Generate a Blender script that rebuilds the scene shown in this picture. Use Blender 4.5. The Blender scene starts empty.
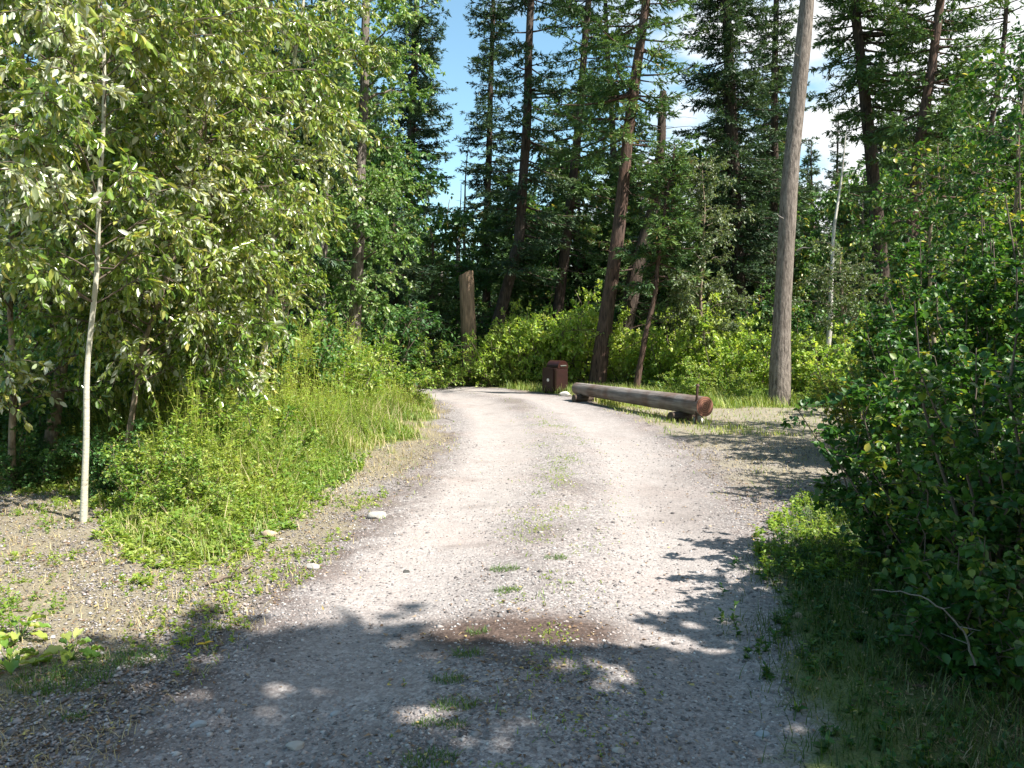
import bpy, math, random
import numpy as np
from math import radians, sin, cos, tan, atan, pi

R = np.random.default_rng(7)
sc = bpy.context.scene
COL = sc.collection

# ------------------------------------------------------------------ camera geometry helpers
F, HOR, CH = 800.0, 330.0, 1.6
TH = atan((384 - HOR) / F)
FW = np.array([0, cos(TH), -sin(TH)]); UP = np.array([0, sin(TH), cos(TH)])
def at(px, py, Y):
    """point of the world at depth Y seen at pixel px,py"""
    d = np.array([(px - 512) / F, 0, 0]) + UP * (384 - py) / F + FW
    return np.array([0, 0, CH]) + d * (Y / d[1])
def gnd(px, py):
    d = np.array([(px - 512) / F, 0, 0]) + UP * (384 - py) / F + FW
    p = np.array([0, 0, CH]) + d * (CH / -d[2])
    return p

# ------------------------------------------------------------------ noise
def _h(ix, iy, s):
    n = (ix * 374761393 + iy * 668265263 + s * 974634777) & 0xFFFFFFFF
    n = ((n ^ (n >> 13)) * 1274126177) & 0xFFFFFFFF
    return ((n ^ (n >> 16)) & 0xFFFF) / 65535.0
def vnoise(x, y, s=0):
    x = np.asarray(x, float); y = np.asarray(y, float)
    ix = np.floor(x).astype(np.int64); iy = np.floor(y).astype(np.int64)
    fx = x - ix; fy = y - iy
    fx = fx * fx * (3 - 2 * fx); fy = fy * fy * (3 - 2 * fy)
    a = _h(ix, iy, s); b = _h(ix + 1, iy, s); c = _h(ix, iy + 1, s); d = _h(ix + 1, iy + 1, s)
    return (a * (1 - fx) + b * fx) * (1 - fy) + (c * (1 - fx) + d * fx) * fy
def fbm(x, y, s=0, o=4):
    t = 0; a = .5; n = 0
    for i in range(o):
        t = t + a * vnoise(x * 2 ** i, y * 2 ** i, s + i * 17); n += a; a *= .5
    return t / n
def sstep(a, b, x):
    t = np.clip((np.asarray(x, float) - a) / (b - a), 0, 1)
    return t * t * (3 - 2 * t)

# ------------------------------------------------------------------ site layout
RX = [-40, -15, -5, -1.5, 0.0, .6, .72, .55, .25, .1, 0, 0]
RYp = [30, 24.5, 22.4, 20.7, 18.3, 14, 10.7, 8, 5.6, 4, 2.9, -20]
def road_dist(x, y):
    """signed offset from the road's centre line (positive = right) and plain distance"""
    x = np.asarray(x, float); y = np.asarray(y, float)
    best = np.full(x.shape, 1e9); side = np.zeros(x.shape)
    for i in range(len(RX) - 1):
        ax, ay, bx, by = RX[i], RYp[i], RX[i + 1], RYp[i + 1]
        vx, vy = bx - ax, by - ay
        t = np.clip(((x - ax) * vx + (y - ay) * vy) / (vx * vx + vy * vy), 0, 1)
        dx, dy = x - (ax + t * vx), y - (ay + t * vy)
        d = np.hypot(dx, dy); s = np.sign(-(vx * dy - vy * dx))
        m = d < best; best = np.where(m, d, best); side = np.where(m, s, side)
    return best * np.where(side < 0, 1, -1) * -1, best
def veg_left(x, y):
    xe = np.interp(y, [5, 5.7, 6.7, 9.1, 12.8, 18, 19.5, 21, 24], [-2.3, -2.3, -2.0, -1.85, -1.6, -1.75, -2.2, -4.5, -9])
    yf = np.interp(x, [-9, -4.7, -3.6, -3.0, -2.37, -1], [9.2, 7.9, 7.2, 6.4, 5.65, 5.2])
    w = (fbm(x * 1.6, y * 1.6, 5) - .5) * 1.3
    return np.minimum(xe - x, (y - yf)) + w
def hgt(x, y):
    x = np.asarray(x, float); y = np.asarray(y, float)
    off, d = road_dist(x, y)
    h = (fbm(x * .5, y * .5, 3) - .5) * .10 * sstep(1.5, 4, d) + (fbm(x * 3, y * 3, 9) - .5) * .025
    h = h - .035 * np.exp(-((d - .85) / .35) ** 2) + .02 * np.exp(-(d / .3) ** 2)
    v = veg_left(x, y)
    h = h + .16 * sstep(-.1, 2.5, v)
    far = np.hypot(x, y)
    h = h + 1.2 * sstep(28, 90, far) * (.3 + fbm(x * .05, y * .05, 2))
    return h

# ------------------------------------------------------------------ mesh plumbing
def mesh_np(name, V, Q, mat=None, rnd=None, smooth=False, attrs=None, mats=None, midx=None):
    V = np.asarray(V, np.float32); Q = np.asarray(Q, np.int32)
    me = bpy.data.meshes.new(name)
    me.vertices.add(len(V)); me.vertices.foreach_set('co', V.ravel())
    k = Q.shape[1]
    me.loops.add(Q.size); me.loops.foreach_set('vertex_index', Q.ravel())
    me.polygons.add(len(Q)); me.polygons.foreach_set('loop_start', np.arange(len(Q), dtype=np.int32) * k)
    if smooth is not False:
        me.polygons.foreach_set('use_smooth', np.ones(len(Q), bool))
    if mats:
        for m in mats: me.materials.append(m)
        me.polygons.foreach_set('material_index', np.asarray(midx, np.int32))
    elif mat: me.materials.append(mat)
    me.update(calc_edges=True)
    if rnd is not None:
        a = me.attributes.new('rnd', 'FLOAT', 'FACE'); a.data.foreach_set('value', np.asarray(rnd, np.float32))
    if attrs:
        for n, v in attrs.items():
            a = me.attributes.new(n, 'FLOAT', 'POINT'); a.data.foreach_set('value', np.asarray(v, np.float32).ravel())
    return me
def tag(o, label=None, cat=None, group=None, kind=None):
    if label: o['label'] = label
    if cat: o['category'] = cat
    if group: o['group'] = group
    if kind: o['kind'] = kind
    return o
def obj(name, me, parent=None, loc=None):
    o = bpy.data.objects.new(name, me); COL.objects.link(o)
    if parent: o.parent = parent
    if loc is not None: o.location = loc
    return o
def empty(name, loc, label, cat, group=None, rz=0):
    o = bpy.data.objects.new(name, None); COL.objects.link(o)
    o.location = loc; o.rotation_euler[2] = rz; o.empty_display_size = .2
    return tag(o, label, cat, group)
def dup(root, loc, rz, scale, label, group=None, kids=True):
    r = root.copy(); COL.objects.link(r); r.location = loc; r.rotation_euler = (0, 0, rz); r.scale = scale
    r['label'] = label
    if group: r['group'] = group
    elif 'group' in r: del r['group']
    for ch in list(root.children):
        c = ch.copy(); COL.objects.link(c); c.parent = r
    return r
def norm(a): return a / np.maximum(np.linalg.norm(a, axis=-1, keepdims=True), 1e-9)
def rdir(n, rng=R): return norm(rng.normal(size=(n, 3)))

def tubes(P, rad, ns=5, cap=False):
    """P (N,K,3), rad (N,K) -> verts, quads"""
    P = np.asarray(P, float); rad = np.asarray(rad, float)
    N, K, _ = P.shape
    T = np.gradient(P, axis=1); T = norm(T)
    ref = np.where(np.abs(T[:, :1, 2:3]) > .8, np.array([[[1., 0, 0]]]), np.array([[[0, 0, 1.]]]))
    A = norm(np.cross(T, np.broadcast_to(ref, T.shape))); B = np.cross(T, A)
    ang = np.arange(ns) / ns * 2 * pi
    ring = (A[:, :, None, :] * np.cos(ang)[None, None, :, None] + B[:, :, None, :] * np.sin(ang)[None, None, :, None])
    V = P[:, :, None, :] + ring * rad[:, :, None, None]
    V = V.reshape(-1, 3)
    n, k, s = np.meshgrid(np.arange(N), np.arange(K - 1), np.arange(ns), indexing='ij')
    b = (n * K + k) * ns; s2 = (s + 1) % ns
    Q = np.stack([b + s, b + s2, b + ns + s2, b + ns + s], -1).reshape(-1, 4)
    return V, Q
def join(parts):
    Vs, Qs, o = [], [], 0
    for V, Q in parts:
        Vs.append(V); Qs.append(Q + o); o += len(V)
    return np.concatenate(Vs), np.concatenate(Qs)

LEAF_OVATE = (np.array([[0, 0, 0], [.25, .40, .10], [.62, .42, .10], [1, 0, -.08], [.62, -.42, .10], [.25, -.40, .10]]),
              np.array([[0, 3, 2, 1], [0, 5, 4, 3]]))
LEAF_NARROW = (np.array([[0, 0, 0], [.30, .5, .12], [1, 0, -.12], [.30, -.5, .12]]), np.array([[0, 3, 2, 1]]))
BLADE = (np.array([[0, .5, 0], [0, -.5, 0], [.55, -.4, 0], [.55, .4, 0], [1, -.04, 0], [1, .04, 0]]),
         np.array([[0, 1, 2, 3], [3, 2, 4, 5]]))
SPRAY = (np.array([[0, 0, 0], [.35, .5, 0], [1, 0, 0], [.35, -.5, 0]]), np.array([[0, 3, 2, 1]]))
LOBED = (np.array([[0, 0, 0], [.05, .34, .03], [.42, .52, .10], [.55, .30, .05], [1, 0, -.1],
                   [.55, -.30, .05], [.42, -.52, .10], [.05, -.34, .03]]),
         np.array([[0, 3, 2, 1], [0, 7, 6, 5], [0, 5, 4, 3]]))
def leaves(P, D, Nn, L, W, tmpl, rnd):
    tv, tq = tmpl
    D = norm(D); S = norm(np.cross(Nn, D)); N2 = np.cross(D, S)
    V = (P[:, None, :] + D[:, None, :] * (tv[None, :, 0, None] * L[:, None, None])
         + S[:, None, :] * (tv[None, :, 1, None] * W[:, None, None]) + N2[:, None, :] * (tv[None, :, 2, None] * L[:, None, None]))
    Q = tq[None] + (np.arange(len(P)) * len(tv))[:, None, None]
    return V.reshape(-1, 3), Q.reshape(-1, 4), np.repeat(rnd, len(tq))

# ------------------------------------------------------------------ materials
def new_mat(name):
    m = bpy.data.materials.new(name); m.use_nodes = True
    nt = m.node_tree; nt.nodes.clear()
    out = nt.nodes.new('ShaderNodeOutputMaterial')
    return m, nt, out
def nd(nt, t, **k):
    n = nt.nodes.new(t)
    for a, v in k.items():
        if a in n.inputs.keys(): n.inputs[a].default_value = v
        else: setattr(n, a, v)
    return n
def ramp(nt, src, stops, interp='LINEAR'):
    r = nt.nodes.new('ShaderNodeValToRGB'); r.color_ramp.interpolation = interp
    e = r.color_ramp.elements
    while len(e) < len(stops): e.new(.5)
    for i, (p, c) in enumerate(stops):
        e[i].position = p; e[i].color = (*c, 1)
    nt.links.new(src, r.inputs[0]); return r
def leaf_mat(name, stops, trans=.4, rough=.42, tint=(1.25, 1.2, .55), spec=.5):
    m, nt, out = new_mat(name)
    a = nd(nt, 'ShaderNodeAttribute', attribute_name='rnd')
    r = ramp(nt, a.outputs['Fac'], stops)
    p = nt.nodes.new('ShaderNodeBsdfPrincipled'); p.inputs['Roughness'].default_value = rough
    p.inputs['Specular IOR Level'].default_value = spec
    nt.links.new(r.outputs[0], p.inputs['Base Color'])
    mx = nt.nodes.new('ShaderNodeMix'); mx.data_type = 'RGBA'; mx.blend_type = 'MULTIPLY'; mx.inputs[0].default_value = 1
    nt.links.new(r.outputs[0], mx.inputs[6]); mx.inputs[7].default_value = (*tint, 1)
    t = nt.nodes.new('ShaderNodeBsdfTranslucent'); nt.links.new(mx.outputs[2], t.inputs[0])
    s = nt.nodes.new('ShaderNodeMixShader'); s.inputs[0].default_value = trans
    nt.links.new(p.outputs[0], s.inputs[1]); nt.links.new(t.outputs[0], s.inputs[2]); nt.links.new(s.outputs[0], out.inputs[0])
    return m
def bark_mat(name, c1, c2, c3, scale=(14, 14, 2.5), bump=.5, rough=.9, vor=True, thr=(.35, .6)):
    m, nt, out = new_mat(name)
    tc = nt.nodes.new('ShaderNodeTexCoord'); mp = nt.nodes.new('ShaderNodeMapping')
    mp.inputs['Scale'].default_value = scale
    nt.links.new(tc.outputs['Object'], mp.inputs[0])
    n = nd(nt, 'ShaderNodeTexNoise', Scale=1.0, Detail=6.0, Roughness=.65); nt.links.new(mp.outputs[0], n.inputs['Vector'])
    n2 = nd(nt, 'ShaderNodeTexNoise', Scale=1.3, Detail=3.0); nt.links.new(tc.outputs['Object'], n2.inputs['Vector'])
    r = ramp(nt, n.outputs[0], [(thr[0], c1), (thr[1], c2)])
    mx = nt.nodes.new('ShaderNodeMix'); mx.data_type = 'RGBA'
    rr = ramp(nt, n2.outputs[0], [(.42, (0, 0, 0)), (.62, (1, 1, 1))])
    nt.links.new(rr.outputs[0], mx.inputs[0]); nt.links.new(r.outputs[0], mx.inputs[6])
    mx.inputs[7].default_value = (*c3, 1)
    m2 = nt.nodes.new('ShaderNodeMix'); m2.data_type = 'RGBA'; m2.inputs[0].default_value = .35
    nt.links.new(r.outputs[0], m2.inputs[6]); nt.links.new(mx.outputs[2], m2.inputs[7])
    p = nt.nodes.new('ShaderNodeBsdfPrincipled'); p.inputs['Roughness'].default_value = rough
    p.inputs['Specular IOR Level'].default_value = .2
    nt.links.new(m2.outputs[2], p.inputs['Base Color'])
    b = nt.nodes.new('ShaderNodeBump'); b.inputs['Strength'].default_value = bump; b.inputs['Distance'].default_value = .04
    nt.links.new(n.outputs[0], b.inputs['Height']); nt.links.new(b.outputs[0], p.inputs['Normal'])
    nt.links.new(p.outputs[0], out.inputs[0]); return m
def plain_mat(name, c, rough=.7, var=.3, scale=8, metal=0):
    m, nt, out = new_mat(name)
    tc = nt.nodes.new('ShaderNodeTexCoord')
    n = nd(nt, 'ShaderNodeTexNoise', Scale=float(scale), Detail=5.0); nt.links.new(tc.outputs['Object'], n.inputs['Vector'])
    c = np.array(c)
    r = ramp(nt, n.outputs[0], [(.3, tuple(c * (1 - var))), (.7, tuple(np.minimum(c * (1 + var), 1)))])
    p = nt.nodes.new('ShaderNodeBsdfPrincipled'); p.inputs['Roughness'].default_value = rough; p.inputs['Metallic'].default_value = metal
    nt.links.new(r.outputs[0], p.inputs['Base Color'])
    b = nt.nodes.new('ShaderNodeBump'); b.inputs['Strength'].default_value = .25; b.inputs['Distance'].default_value = .01
    nt.links.new(n.outputs[0], b.inputs['Height']); nt.links.new(b.outputs[0], p.inputs['Normal'])
    nt.links.new(p.outputs[0], out.inputs[0]); return m

M = {}
M['aspen_leaf'] = leaf_mat('aspen_leaf', [(0, (.09, .18, .03)), (.28, (.17, .27, .045)), (.50, (.30, .39, .07)), (.60, (.42, .39, .11)), (.66, (.26, .36, .11)), (.76, (.42, .46, .32)), (1, (.60, .63, .52))], .34, .26, spec=.8)
M['cotton_leaf'] = leaf_mat('cottonwood_leaf', [(0, (.07, .16, .035)), (.55, (.15, .28, .07)), (.85, (.28, .38, .13)), (1, (.46, .52, .34))], .4, .4)
M['pale_leaf'] = leaf_mat('pale_willow_leaf', [(0, (.07, .11, .04)), (.6, (.14, .19, .08)), (1, (.28, .33, .22))], .4, .4)
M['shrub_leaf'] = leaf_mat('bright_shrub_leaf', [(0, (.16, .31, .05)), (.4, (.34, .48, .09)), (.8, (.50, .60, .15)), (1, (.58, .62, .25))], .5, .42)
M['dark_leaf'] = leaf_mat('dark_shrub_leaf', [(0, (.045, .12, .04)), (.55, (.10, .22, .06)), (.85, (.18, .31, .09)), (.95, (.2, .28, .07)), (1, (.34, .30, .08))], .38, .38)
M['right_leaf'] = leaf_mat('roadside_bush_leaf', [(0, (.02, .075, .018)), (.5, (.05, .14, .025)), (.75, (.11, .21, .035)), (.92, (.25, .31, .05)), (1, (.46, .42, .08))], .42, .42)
M['weed_leaf'] = leaf_mat('weed_leaf', [(0, (.13, .25, .03)), (.45, (.27, .39, .05)), (.8, (.43, .50, .10)), (.94, (.52, .52, .16)), (1, (.40, .24, .11))], .45, .5)
M['herb_leaf'] = leaf_mat('low_herb_leaf', [(0, (.08, .19, .035)), (.35, (.18, .31, .05)), (.7, (.34, .42, .08)), (1, (.50, .52, .20))], .42, .42)
M['grass'] = leaf_mat('grass_blade', [(0, (.11, .21, .035)), (.5, (.25, .34, .07)), (.8, (.44, .46, .15)), (1, (.55, .48, .26))], .4, .55)
M['green_grass'] = leaf_mat('green_grass_blade', [(0, (.04, .11, .015)), (.6, (.08, .18, .02)), (1, (.18, .24, .05))], .4, .5)
M['dry_grass'] = leaf_mat('dry_grass_blade', [(0, (.25, .22, .10)), (.5, (.42, .35, .18)), (1, (.55, .46, .28))], .3, .7, (1.1, 1, .8))
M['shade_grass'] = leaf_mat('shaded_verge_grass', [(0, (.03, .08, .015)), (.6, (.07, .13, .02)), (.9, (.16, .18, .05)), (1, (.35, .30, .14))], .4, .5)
M['spruce'] = leaf_mat('spruce_needles', [(0, (.03, .07, .04)), (.6, (.07, .125, .055)), (1, (.14, .19, .08))], .18, .5, (1.2, 1.2, .6))
M['fir'] = leaf_mat('fir_needles', [(0, (.05, .11, .04)), (.6, (.11, .195, .06)), (.93, (.19, .27, .08)), (1, (.22, .15, .07))], .22, .5, (1.2, 1.2, .6))
M['litter'] = leaf_mat('leaf_litter', [(0, (.10, .055, .03)), (.5, (.24, .15, .08)), (.85, (.40, .30, .18)), (1, (.55, .42, .10))], .1, .7, (1, 1, 1))
M['pine_bark'] = bark_mat('pine_bark', (.02, .015, .012), (.10, .07, .055), (.09, .08, .07), (22, 22, 4), .9)
M['red_bark'] = bark_mat('reddish_bark', (.03, .02, .016), (.14, .085, .065), (.11, .085, .07), (22, 22, 3.5), .9)
M['grey_bark'] = bark_mat('grey_cottonwood_bark', (.07, .058, .05), (.27, .23, .20), (.15, .12, .10), (30, 30, 6), 1.0)
M['aspen_bark'] = bark_mat('pale_aspen_bark', (.16, .14, .11), (.50, .47, .38), (.38, .37, .30), (14, 14, 34), .25, .7, thr=(.30, .42))
M['tan_bark'] = bark_mat('tan_sapling_bark', (.12, .09, .06), (.34, .27, .20), (.22, .17, .12), (20, 20, 8), .4)
M['twig'] = plain_mat('twig_bark', (.13, .10, .075), .9, .3)
M['dead_twig'] = plain_mat('dead_twig_bark', (.20, .18, .165), .9, .3)
M['snag'] = bark_mat('bleached_snag', (.22, .20, .18), (.60, .57, .52), (.45, .42, .38), (20, 20, 3), .4)
M['stone'] = plain_mat('pebble', (.36, .33, .33), .85, .35, 30)

# stones with per-stone colour
def stone_mat():
    m, nt, out = new_mat('gravel_stones')
    a = nd(nt, 'ShaderNodeAttribute', attribute_name='rnd')
    r = ramp(nt, a.outputs['Fac'], [(0, (.08, .07, .068)), (.3, (.17, .155, .15)), (.6, (.27, .25, .245)), (.8, (.33, .265, .235)), (.95, (.40, .38, .37)), (1, (.55, .53, .51))])
    p = nt.nodes.new('ShaderNodeBsdfPrincipled'); p.inputs['Roughness'].default_value = .85
    nt.links.new(r.outputs[0], p.inputs['Base Color']); nt.links.new(p.outputs[0], out.inputs[0]); return m
M['gravel'] = stone_mat()

# ------------------------------------------------------------------ ground
def ground_mat():
    m, nt, out = new_mat('ground_surface')
    L = nt.links.new
    geo = nt.nodes.new('ShaderNodeNewGeometry')
    pos = geo.outputs['Position']
    def A(n): return nd(nt, 'ShaderNodeAttribute', attribute_name=n).outputs['Fac']
    def mix(f, a, b):
        x = nt.nodes.new('ShaderNodeMix'); x.data_type = 'RGBA'
        if isinstance(f, float): x.inputs[0].default_value = f
        else: L(f, x.inputs[0])
        for i, v in ((6, a), (7, b)):
            if isinstance(v, tuple): x.inputs[i].default_value = (*v, 1)
            else: L(v, x.inputs[i])
        return x.outputs[2]
    def noise(s, d=4.0, r=.6):
        n = nd(nt, 'ShaderNodeTexNoise', Scale=float(s), Detail=d, Roughness=r); L(pos, n.inputs['Vector']); return n.outputs[0]
    def math_(op, a, b):
        x = nt.nodes.new('ShaderNodeMath'); x.operation = op; x.use_clamp = True
        for i, v in ((0, a), (1, b)):
            if isinstance(v, (int, float)): x.inputs[i].default_value = v
            else: L(v, x.inputs[i])
        return x.outputs[0]
    n1, n2, n3, nf = noise(1.1, 5), noise(7, 5), noise(38, 4, .7), noise(140, 3, .7)
    v = nd(nt, 'ShaderNodeTexVoronoi', Scale=55.0); L(pos, v.inputs['Vector'])
    v2 = nd(nt, 'ShaderNodeTexVoronoi', Scale=120.0); L(pos, v2.inputs['Vector'])
    vb = nt.nodes.new('ShaderNodeRGBToBW'); L(v.outputs['Color'], vb.inputs[0])
    vb2 = nt.nodes.new('ShaderNodeRGBToBW'); L(v2.outputs['Color'], vb2.inputs[0])
    g1 = ramp(nt, vb.outputs[0], [(.15, (.10, .085, .085)), (.5, (.26, .235, .23)), (.85, (.52, .49, .47))]).outputs[0]
    g2 = ramp(nt, vb2.outputs[0], [(.15, (.12, .11, .105)), (.5, (.27, .245, .24)), (.9, (.48, .45, .43))]).outputs[0]
    gravel = mix(.45, g1, g2)
    dk = ramp(nt, noise(16, 6, .8), [(.38, (.62,) * 3), (.62, (1, 1, 1))]).outputs[0]
    mg = nt.nodes.new('ShaderNodeMix'); mg.data_type = 'RGBA'; mg.blend_type = 'MULTIPLY'; mg.inputs[0].default_value = 1.0; L(gravel, mg.inputs[6]); L(dk, mg.inputs[7]); gravel = mg.outputs[2]
    dust = ramp(nt, n2, [(.3, (.30, .27, .255)), (.7, (.385, .35, .33))]).outputs[0]
    gravel = mix(math_('MULTIPLY', A('dust'), ramp(nt, n3, [(.3, (.35,) * 3), (.7, (1, 1, 1))]).outputs[0]), gravel, dust)
    pink = math_('MULTIPLY', ramp(nt, n1, [(.5, (0, 0, 0)), (.75, (1, 1, 1))]).outputs[0], .3)
    gravel = mix(pink, gravel, (.36, .27, .235))
    soil = ramp(nt, n3, [(.3, (.03, .022, .019)), (.7, (.14, .10, .082))]).outputs[0]
    straw = ramp(nt, nf, [(.3, (.12, .10, .055)), (.7, (.40, .36, .25))]).outputs[0]
    green = ramp(nt, nf, [(.3, (.05, .08, .02)), (.7, (.17, .21, .05))]).outputs[0]
    c = mix(A('soil'), gravel, soil)
    th = ramp(nt, n2, [(.35, (0, 0, 0)), (.6, (1, 1, 1))]).outputs[0]
    def brk(a):   # break an attribute's edge up with noise
        return ramp(nt, math_('ADD', math_('MULTIPLY', a, 1.0), math_('SUBTRACT', math_('MULTIPLY', noise(9, 6, .75), 1.2), .6)), [(.35, (0, 0, 0)), (.65, (1, 1, 1))]).outputs[0]
    c = mix(math_('MULTIPLY', brk(A('straw')), .62), c, straw)
    c = mix(math_('MULTIPLY', brk(A('green')), .85), c, green)
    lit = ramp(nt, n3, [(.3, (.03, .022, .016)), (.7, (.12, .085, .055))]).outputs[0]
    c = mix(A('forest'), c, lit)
    p = nt.nodes.new('ShaderNodeBsdfPrincipled'); p.inputs['Roughness'].default_value = .95; p.inputs['Specular IOR Level'].default_value = .15
    L(c, p.inputs['Base Color'])
    b1 = nt.nodes.new('ShaderNodeBump'); b1.inputs['Strength'].default_value = .8; b1.inputs['Distance'].default_value = .007
    L(v.outputs['Distance'], b1.inputs['Height']); b1.invert = True
    b2 = nt.nodes.new('ShaderNodeBump'); b2.inputs['Strength'].default_value = .35; b2.inputs['Distance'].default_value = .01
    L(n3, b2.inputs['Height']); L(b1.outputs[0], b2.inputs['Normal'])
    L(b2.outputs[0], p.inputs['Normal']); L(p.outputs[0], out.inputs[0]); return m
M['ground'] = ground_mat()

def lot_mask(x, y):     # the open dirt beside the road on the right
    e = np.minimum(np.minimum(y - 5.4, 16.6 - y), np.minimum(x - .9, 7 - x)) + (fbm(x * .9, y * .9, 21) - .5) * 1.6
    return sstep(-.3, .6, e)
def ground_attrs(x, y):
    off, d = road_dist(x, y)
    v = veg_left(x, y)
    w = fbm(x * 2.2, y * 2.2, 31) - .5
    w2 = fbm(x * .8, y * .8, 77) - .5
    near_left = sstep(.3, 1.2, -off - 1.0) * sstep(9, 6.5, y)
    dust = np.exp(-((d - .85) / .42) ** 4) * sstep(-.45, .1, w + .25) + .25 * (d < 1.4)
    dust = np.clip(dust, 0, 1) * (.45 + .55 * sstep(3.2, 5.5, y))
    soil = sstep(.0, .5, w + .55 * sstep(1.2, 2.0, d) - .12) * .8
    ridge = fbm(x * 5, y * 5, 55)
    soil = np.maximum(soil, 1.5 * np.exp(-(((x - .05) / .55) ** 4 + ((y - 4.12) / .24) ** 2)) * sstep(.1, .3, ridge))
    soil = np.maximum(soil, .85 * sstep(.42, .62, fbm(x * 1.7, y * 1.7, 57)) * np.exp(-((off - .15) / .55) ** 2) * sstep(4.4, 3.6, y))
    soil = np.maximum(soil, .8 * sstep(.35, .55, ridge) * np.exp(-((off - 1.55) / .3) ** 2) * sstep(12, 5, y))
    soil = np.maximum(soil, .7 * sstep(.35, .55, ridge) * np.exp(-((off + 1.7) / .35) ** 2))
    soil = np.maximum(soil, .5 * sstep(.05, .2, w2) * np.exp(-((off + .0) / .4) ** 2))
    lot = lot_mask(x, y)
    soil = np.maximum(soil * (1 - .5 * lot), lot * (.12 + .8 * w2))
    straw = sstep(1.35, 2.1, d + w * .8) * .75
    straw = np.maximum(straw * (1 - .2 * lot), .5 * lot * sstep(1.3, 2.3, d + w)) * (1 - .75 * near_left)
    straw = np.maximum(straw, .35 * np.exp(-(d / .33) ** 2) * sstep(4, 8, y))
    green = sstep(-.5, .3, v) * .9
    right_edge = np.interp(y, [0, 2.9, 4.4, 5.6, 6.6, 8, 14, 17], [.85, .88, 1.25, 1.6, 2.5, 3.6, 6.0, 7])
    green = np.maximum(green, sstep(-.15, .6, x - right_edge + w * .5) * .8)
    green = np.maximum(green, sstep(16.0, 17.3, y + w) * sstep(1.6, 2.4, d))
    green = np.maximum(green, .30 * np.exp(-(d / .35) ** 2) * sstep(-.1, .2, w2))
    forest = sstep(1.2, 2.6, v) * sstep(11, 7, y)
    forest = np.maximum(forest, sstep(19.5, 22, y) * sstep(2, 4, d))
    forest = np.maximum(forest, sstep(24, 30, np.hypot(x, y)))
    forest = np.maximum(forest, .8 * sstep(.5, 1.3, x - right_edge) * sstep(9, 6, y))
    return dict(dust=dust, soil=np.clip(soil, 0, 1), straw=np.clip(straw, 0, 1), green=np.clip(green, 0, 1), forest=np.clip(forest, 0, 1))
def axis(segs):
    a = []
    for lo, hi, st in segs: a += list(np.arange(lo, hi, st))
    return np.array(a)
xs = axis([(-400, -60, 34), (-60, -12, 3), (-12, -6, .3), (-6, 6, .07), (6, 12, .3), (12, 60, 3), (60, 401, 34)])
ys = axis([(-60, 0, 5), (0, 2, .25), (2, 12, .07), (12, 25, .16), (25, 60, 2), (60, 500, 40)])
X, Y = np.meshgrid(xs, ys)
Z = hgt(X, Y)
V = np.stack([X, Y, Z], -1).reshape(-1, 3)
nx, ny = len(xs), len(ys)
i, j = np.meshgrid(np.arange(nx - 1), np.arange(ny - 1))
q = (j * nx + i).ravel()
Q = np.stack([q, q + 1, q + nx + 1, q + nx], -1)
at_ = ground_attrs(X, Y)
g = obj('ground', mesh_np('ground', V, Q, M['ground'], smooth=True, attrs=at_)); tag(g, 'stony forest ground with straw and green verges', 'ground', kind='structure')
# the road: a sheet just above the ground, ragged at the edges
cx, cy = V[Q].mean(1)[:, 0], V[Q].mean(1)[:, 1]
off, d = road_dist(cx, cy)
m = (d + (fbm(cx * 1.5, cy * 1.5, 61) - .5) * .5 < 1.65) & (cy > -6) & (cy < 40) & (np.abs(cx) < 12)
Qr = Q[m]; used = np.unique(Qr); remap = np.zeros(len(V), int); remap[used] = np.arange(len(used))
Vr = V[used] + [0, 0, .006]
road = obj('gravel_road', mesh_np('gravel_road', Vr, remap[Qr], M['ground'], smooth=True, attrs={k: a.ravel()[used] for k, a in at_.items()}))
tag(road, 'pale single-lane gravel road curving away to the left', 'road', kind='structure')

# ------------------------------------------------------------------ loose gravel and stones
OCT_V = np.array([[1, 0, 0], [0, 1, 0], [-1, 0, 0], [0, -1, 0], [0, 0, 1.], [0, 0, -1]])
OCT_F = np.array([[0, 1, 4], [1, 2, 4], [2, 3, 4], [3, 0, 4], [1, 0, 5], [2, 1, 5], [3, 2, 5], [0, 3, 5]])
CUB_V = np.array([[-1, -1, -1], [1, -1, -1], [1, 1, -1], [-1, 1, -1], [-1, -1, 1], [1, -1, 1], [1, 1, 1], [-1, 1, 1.]]) * .62
def scatter_stones(name, P, size, label, mat):
    n = len(P)
    tv = OCT_V[None] * R.uniform(.6, 1.25, (n, 6, 1)) + R.normal(0, .12, (n, 6, 3))
    a = R.uniform(0, 2 * pi, n); c, s = np.cos(a)[:, None], np.sin(a)[:, None]
    x = tv[:, :, 0] * R.uniform(.7, 1.3, (n, 1)); y = tv[:, :, 1]
    Vv = np.stack([x * c - y * s, x * s + y * c, tv[:, :, 2] * .55], -1) * size[:, None, None] + P[:, None, :]
    Fv = OCT_F[None] + (np.arange(n) * 6)[:, None, None]
    return obj(name, mesh_np(name, Vv.reshape(-1, 3), Fv.reshape(-1, 3), mat, rnd=np.repeat(R.uniform(0, 1, n), 8)))
n = 260000
yy = 2.3 + 9.5 * R.uniform(0, 1, n) ** 1.9; xx = R.uniform(-1, 1, n) * (.72 * yy + .3)
off, d = road_dist(xx, yy); v = veg_left(xx, yy)
re = np.interp(yy, [0, 2.9, 4.4, 5.6, 6.6, 8, 14, 17], [.95, .95, 1.35, 1.75, 3.0, 3.8, 6.0, 7])
cl = fbm(xx * 2, yy * 2, 91)
dens = np.where(np.abs(d - .85) < .3, .45, .9) * (v < .2) * (xx < re + .15) * sstep(.25, .6, cl + .1)
dens = dens * (1 - .9 * np.exp(-(((xx - .05) / .6) ** 4 + ((yy - 4.12) / .24) ** 2)))
k = R.uniform(0, 1, n) < dens; xx, yy = xx[k], yy[k]
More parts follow.
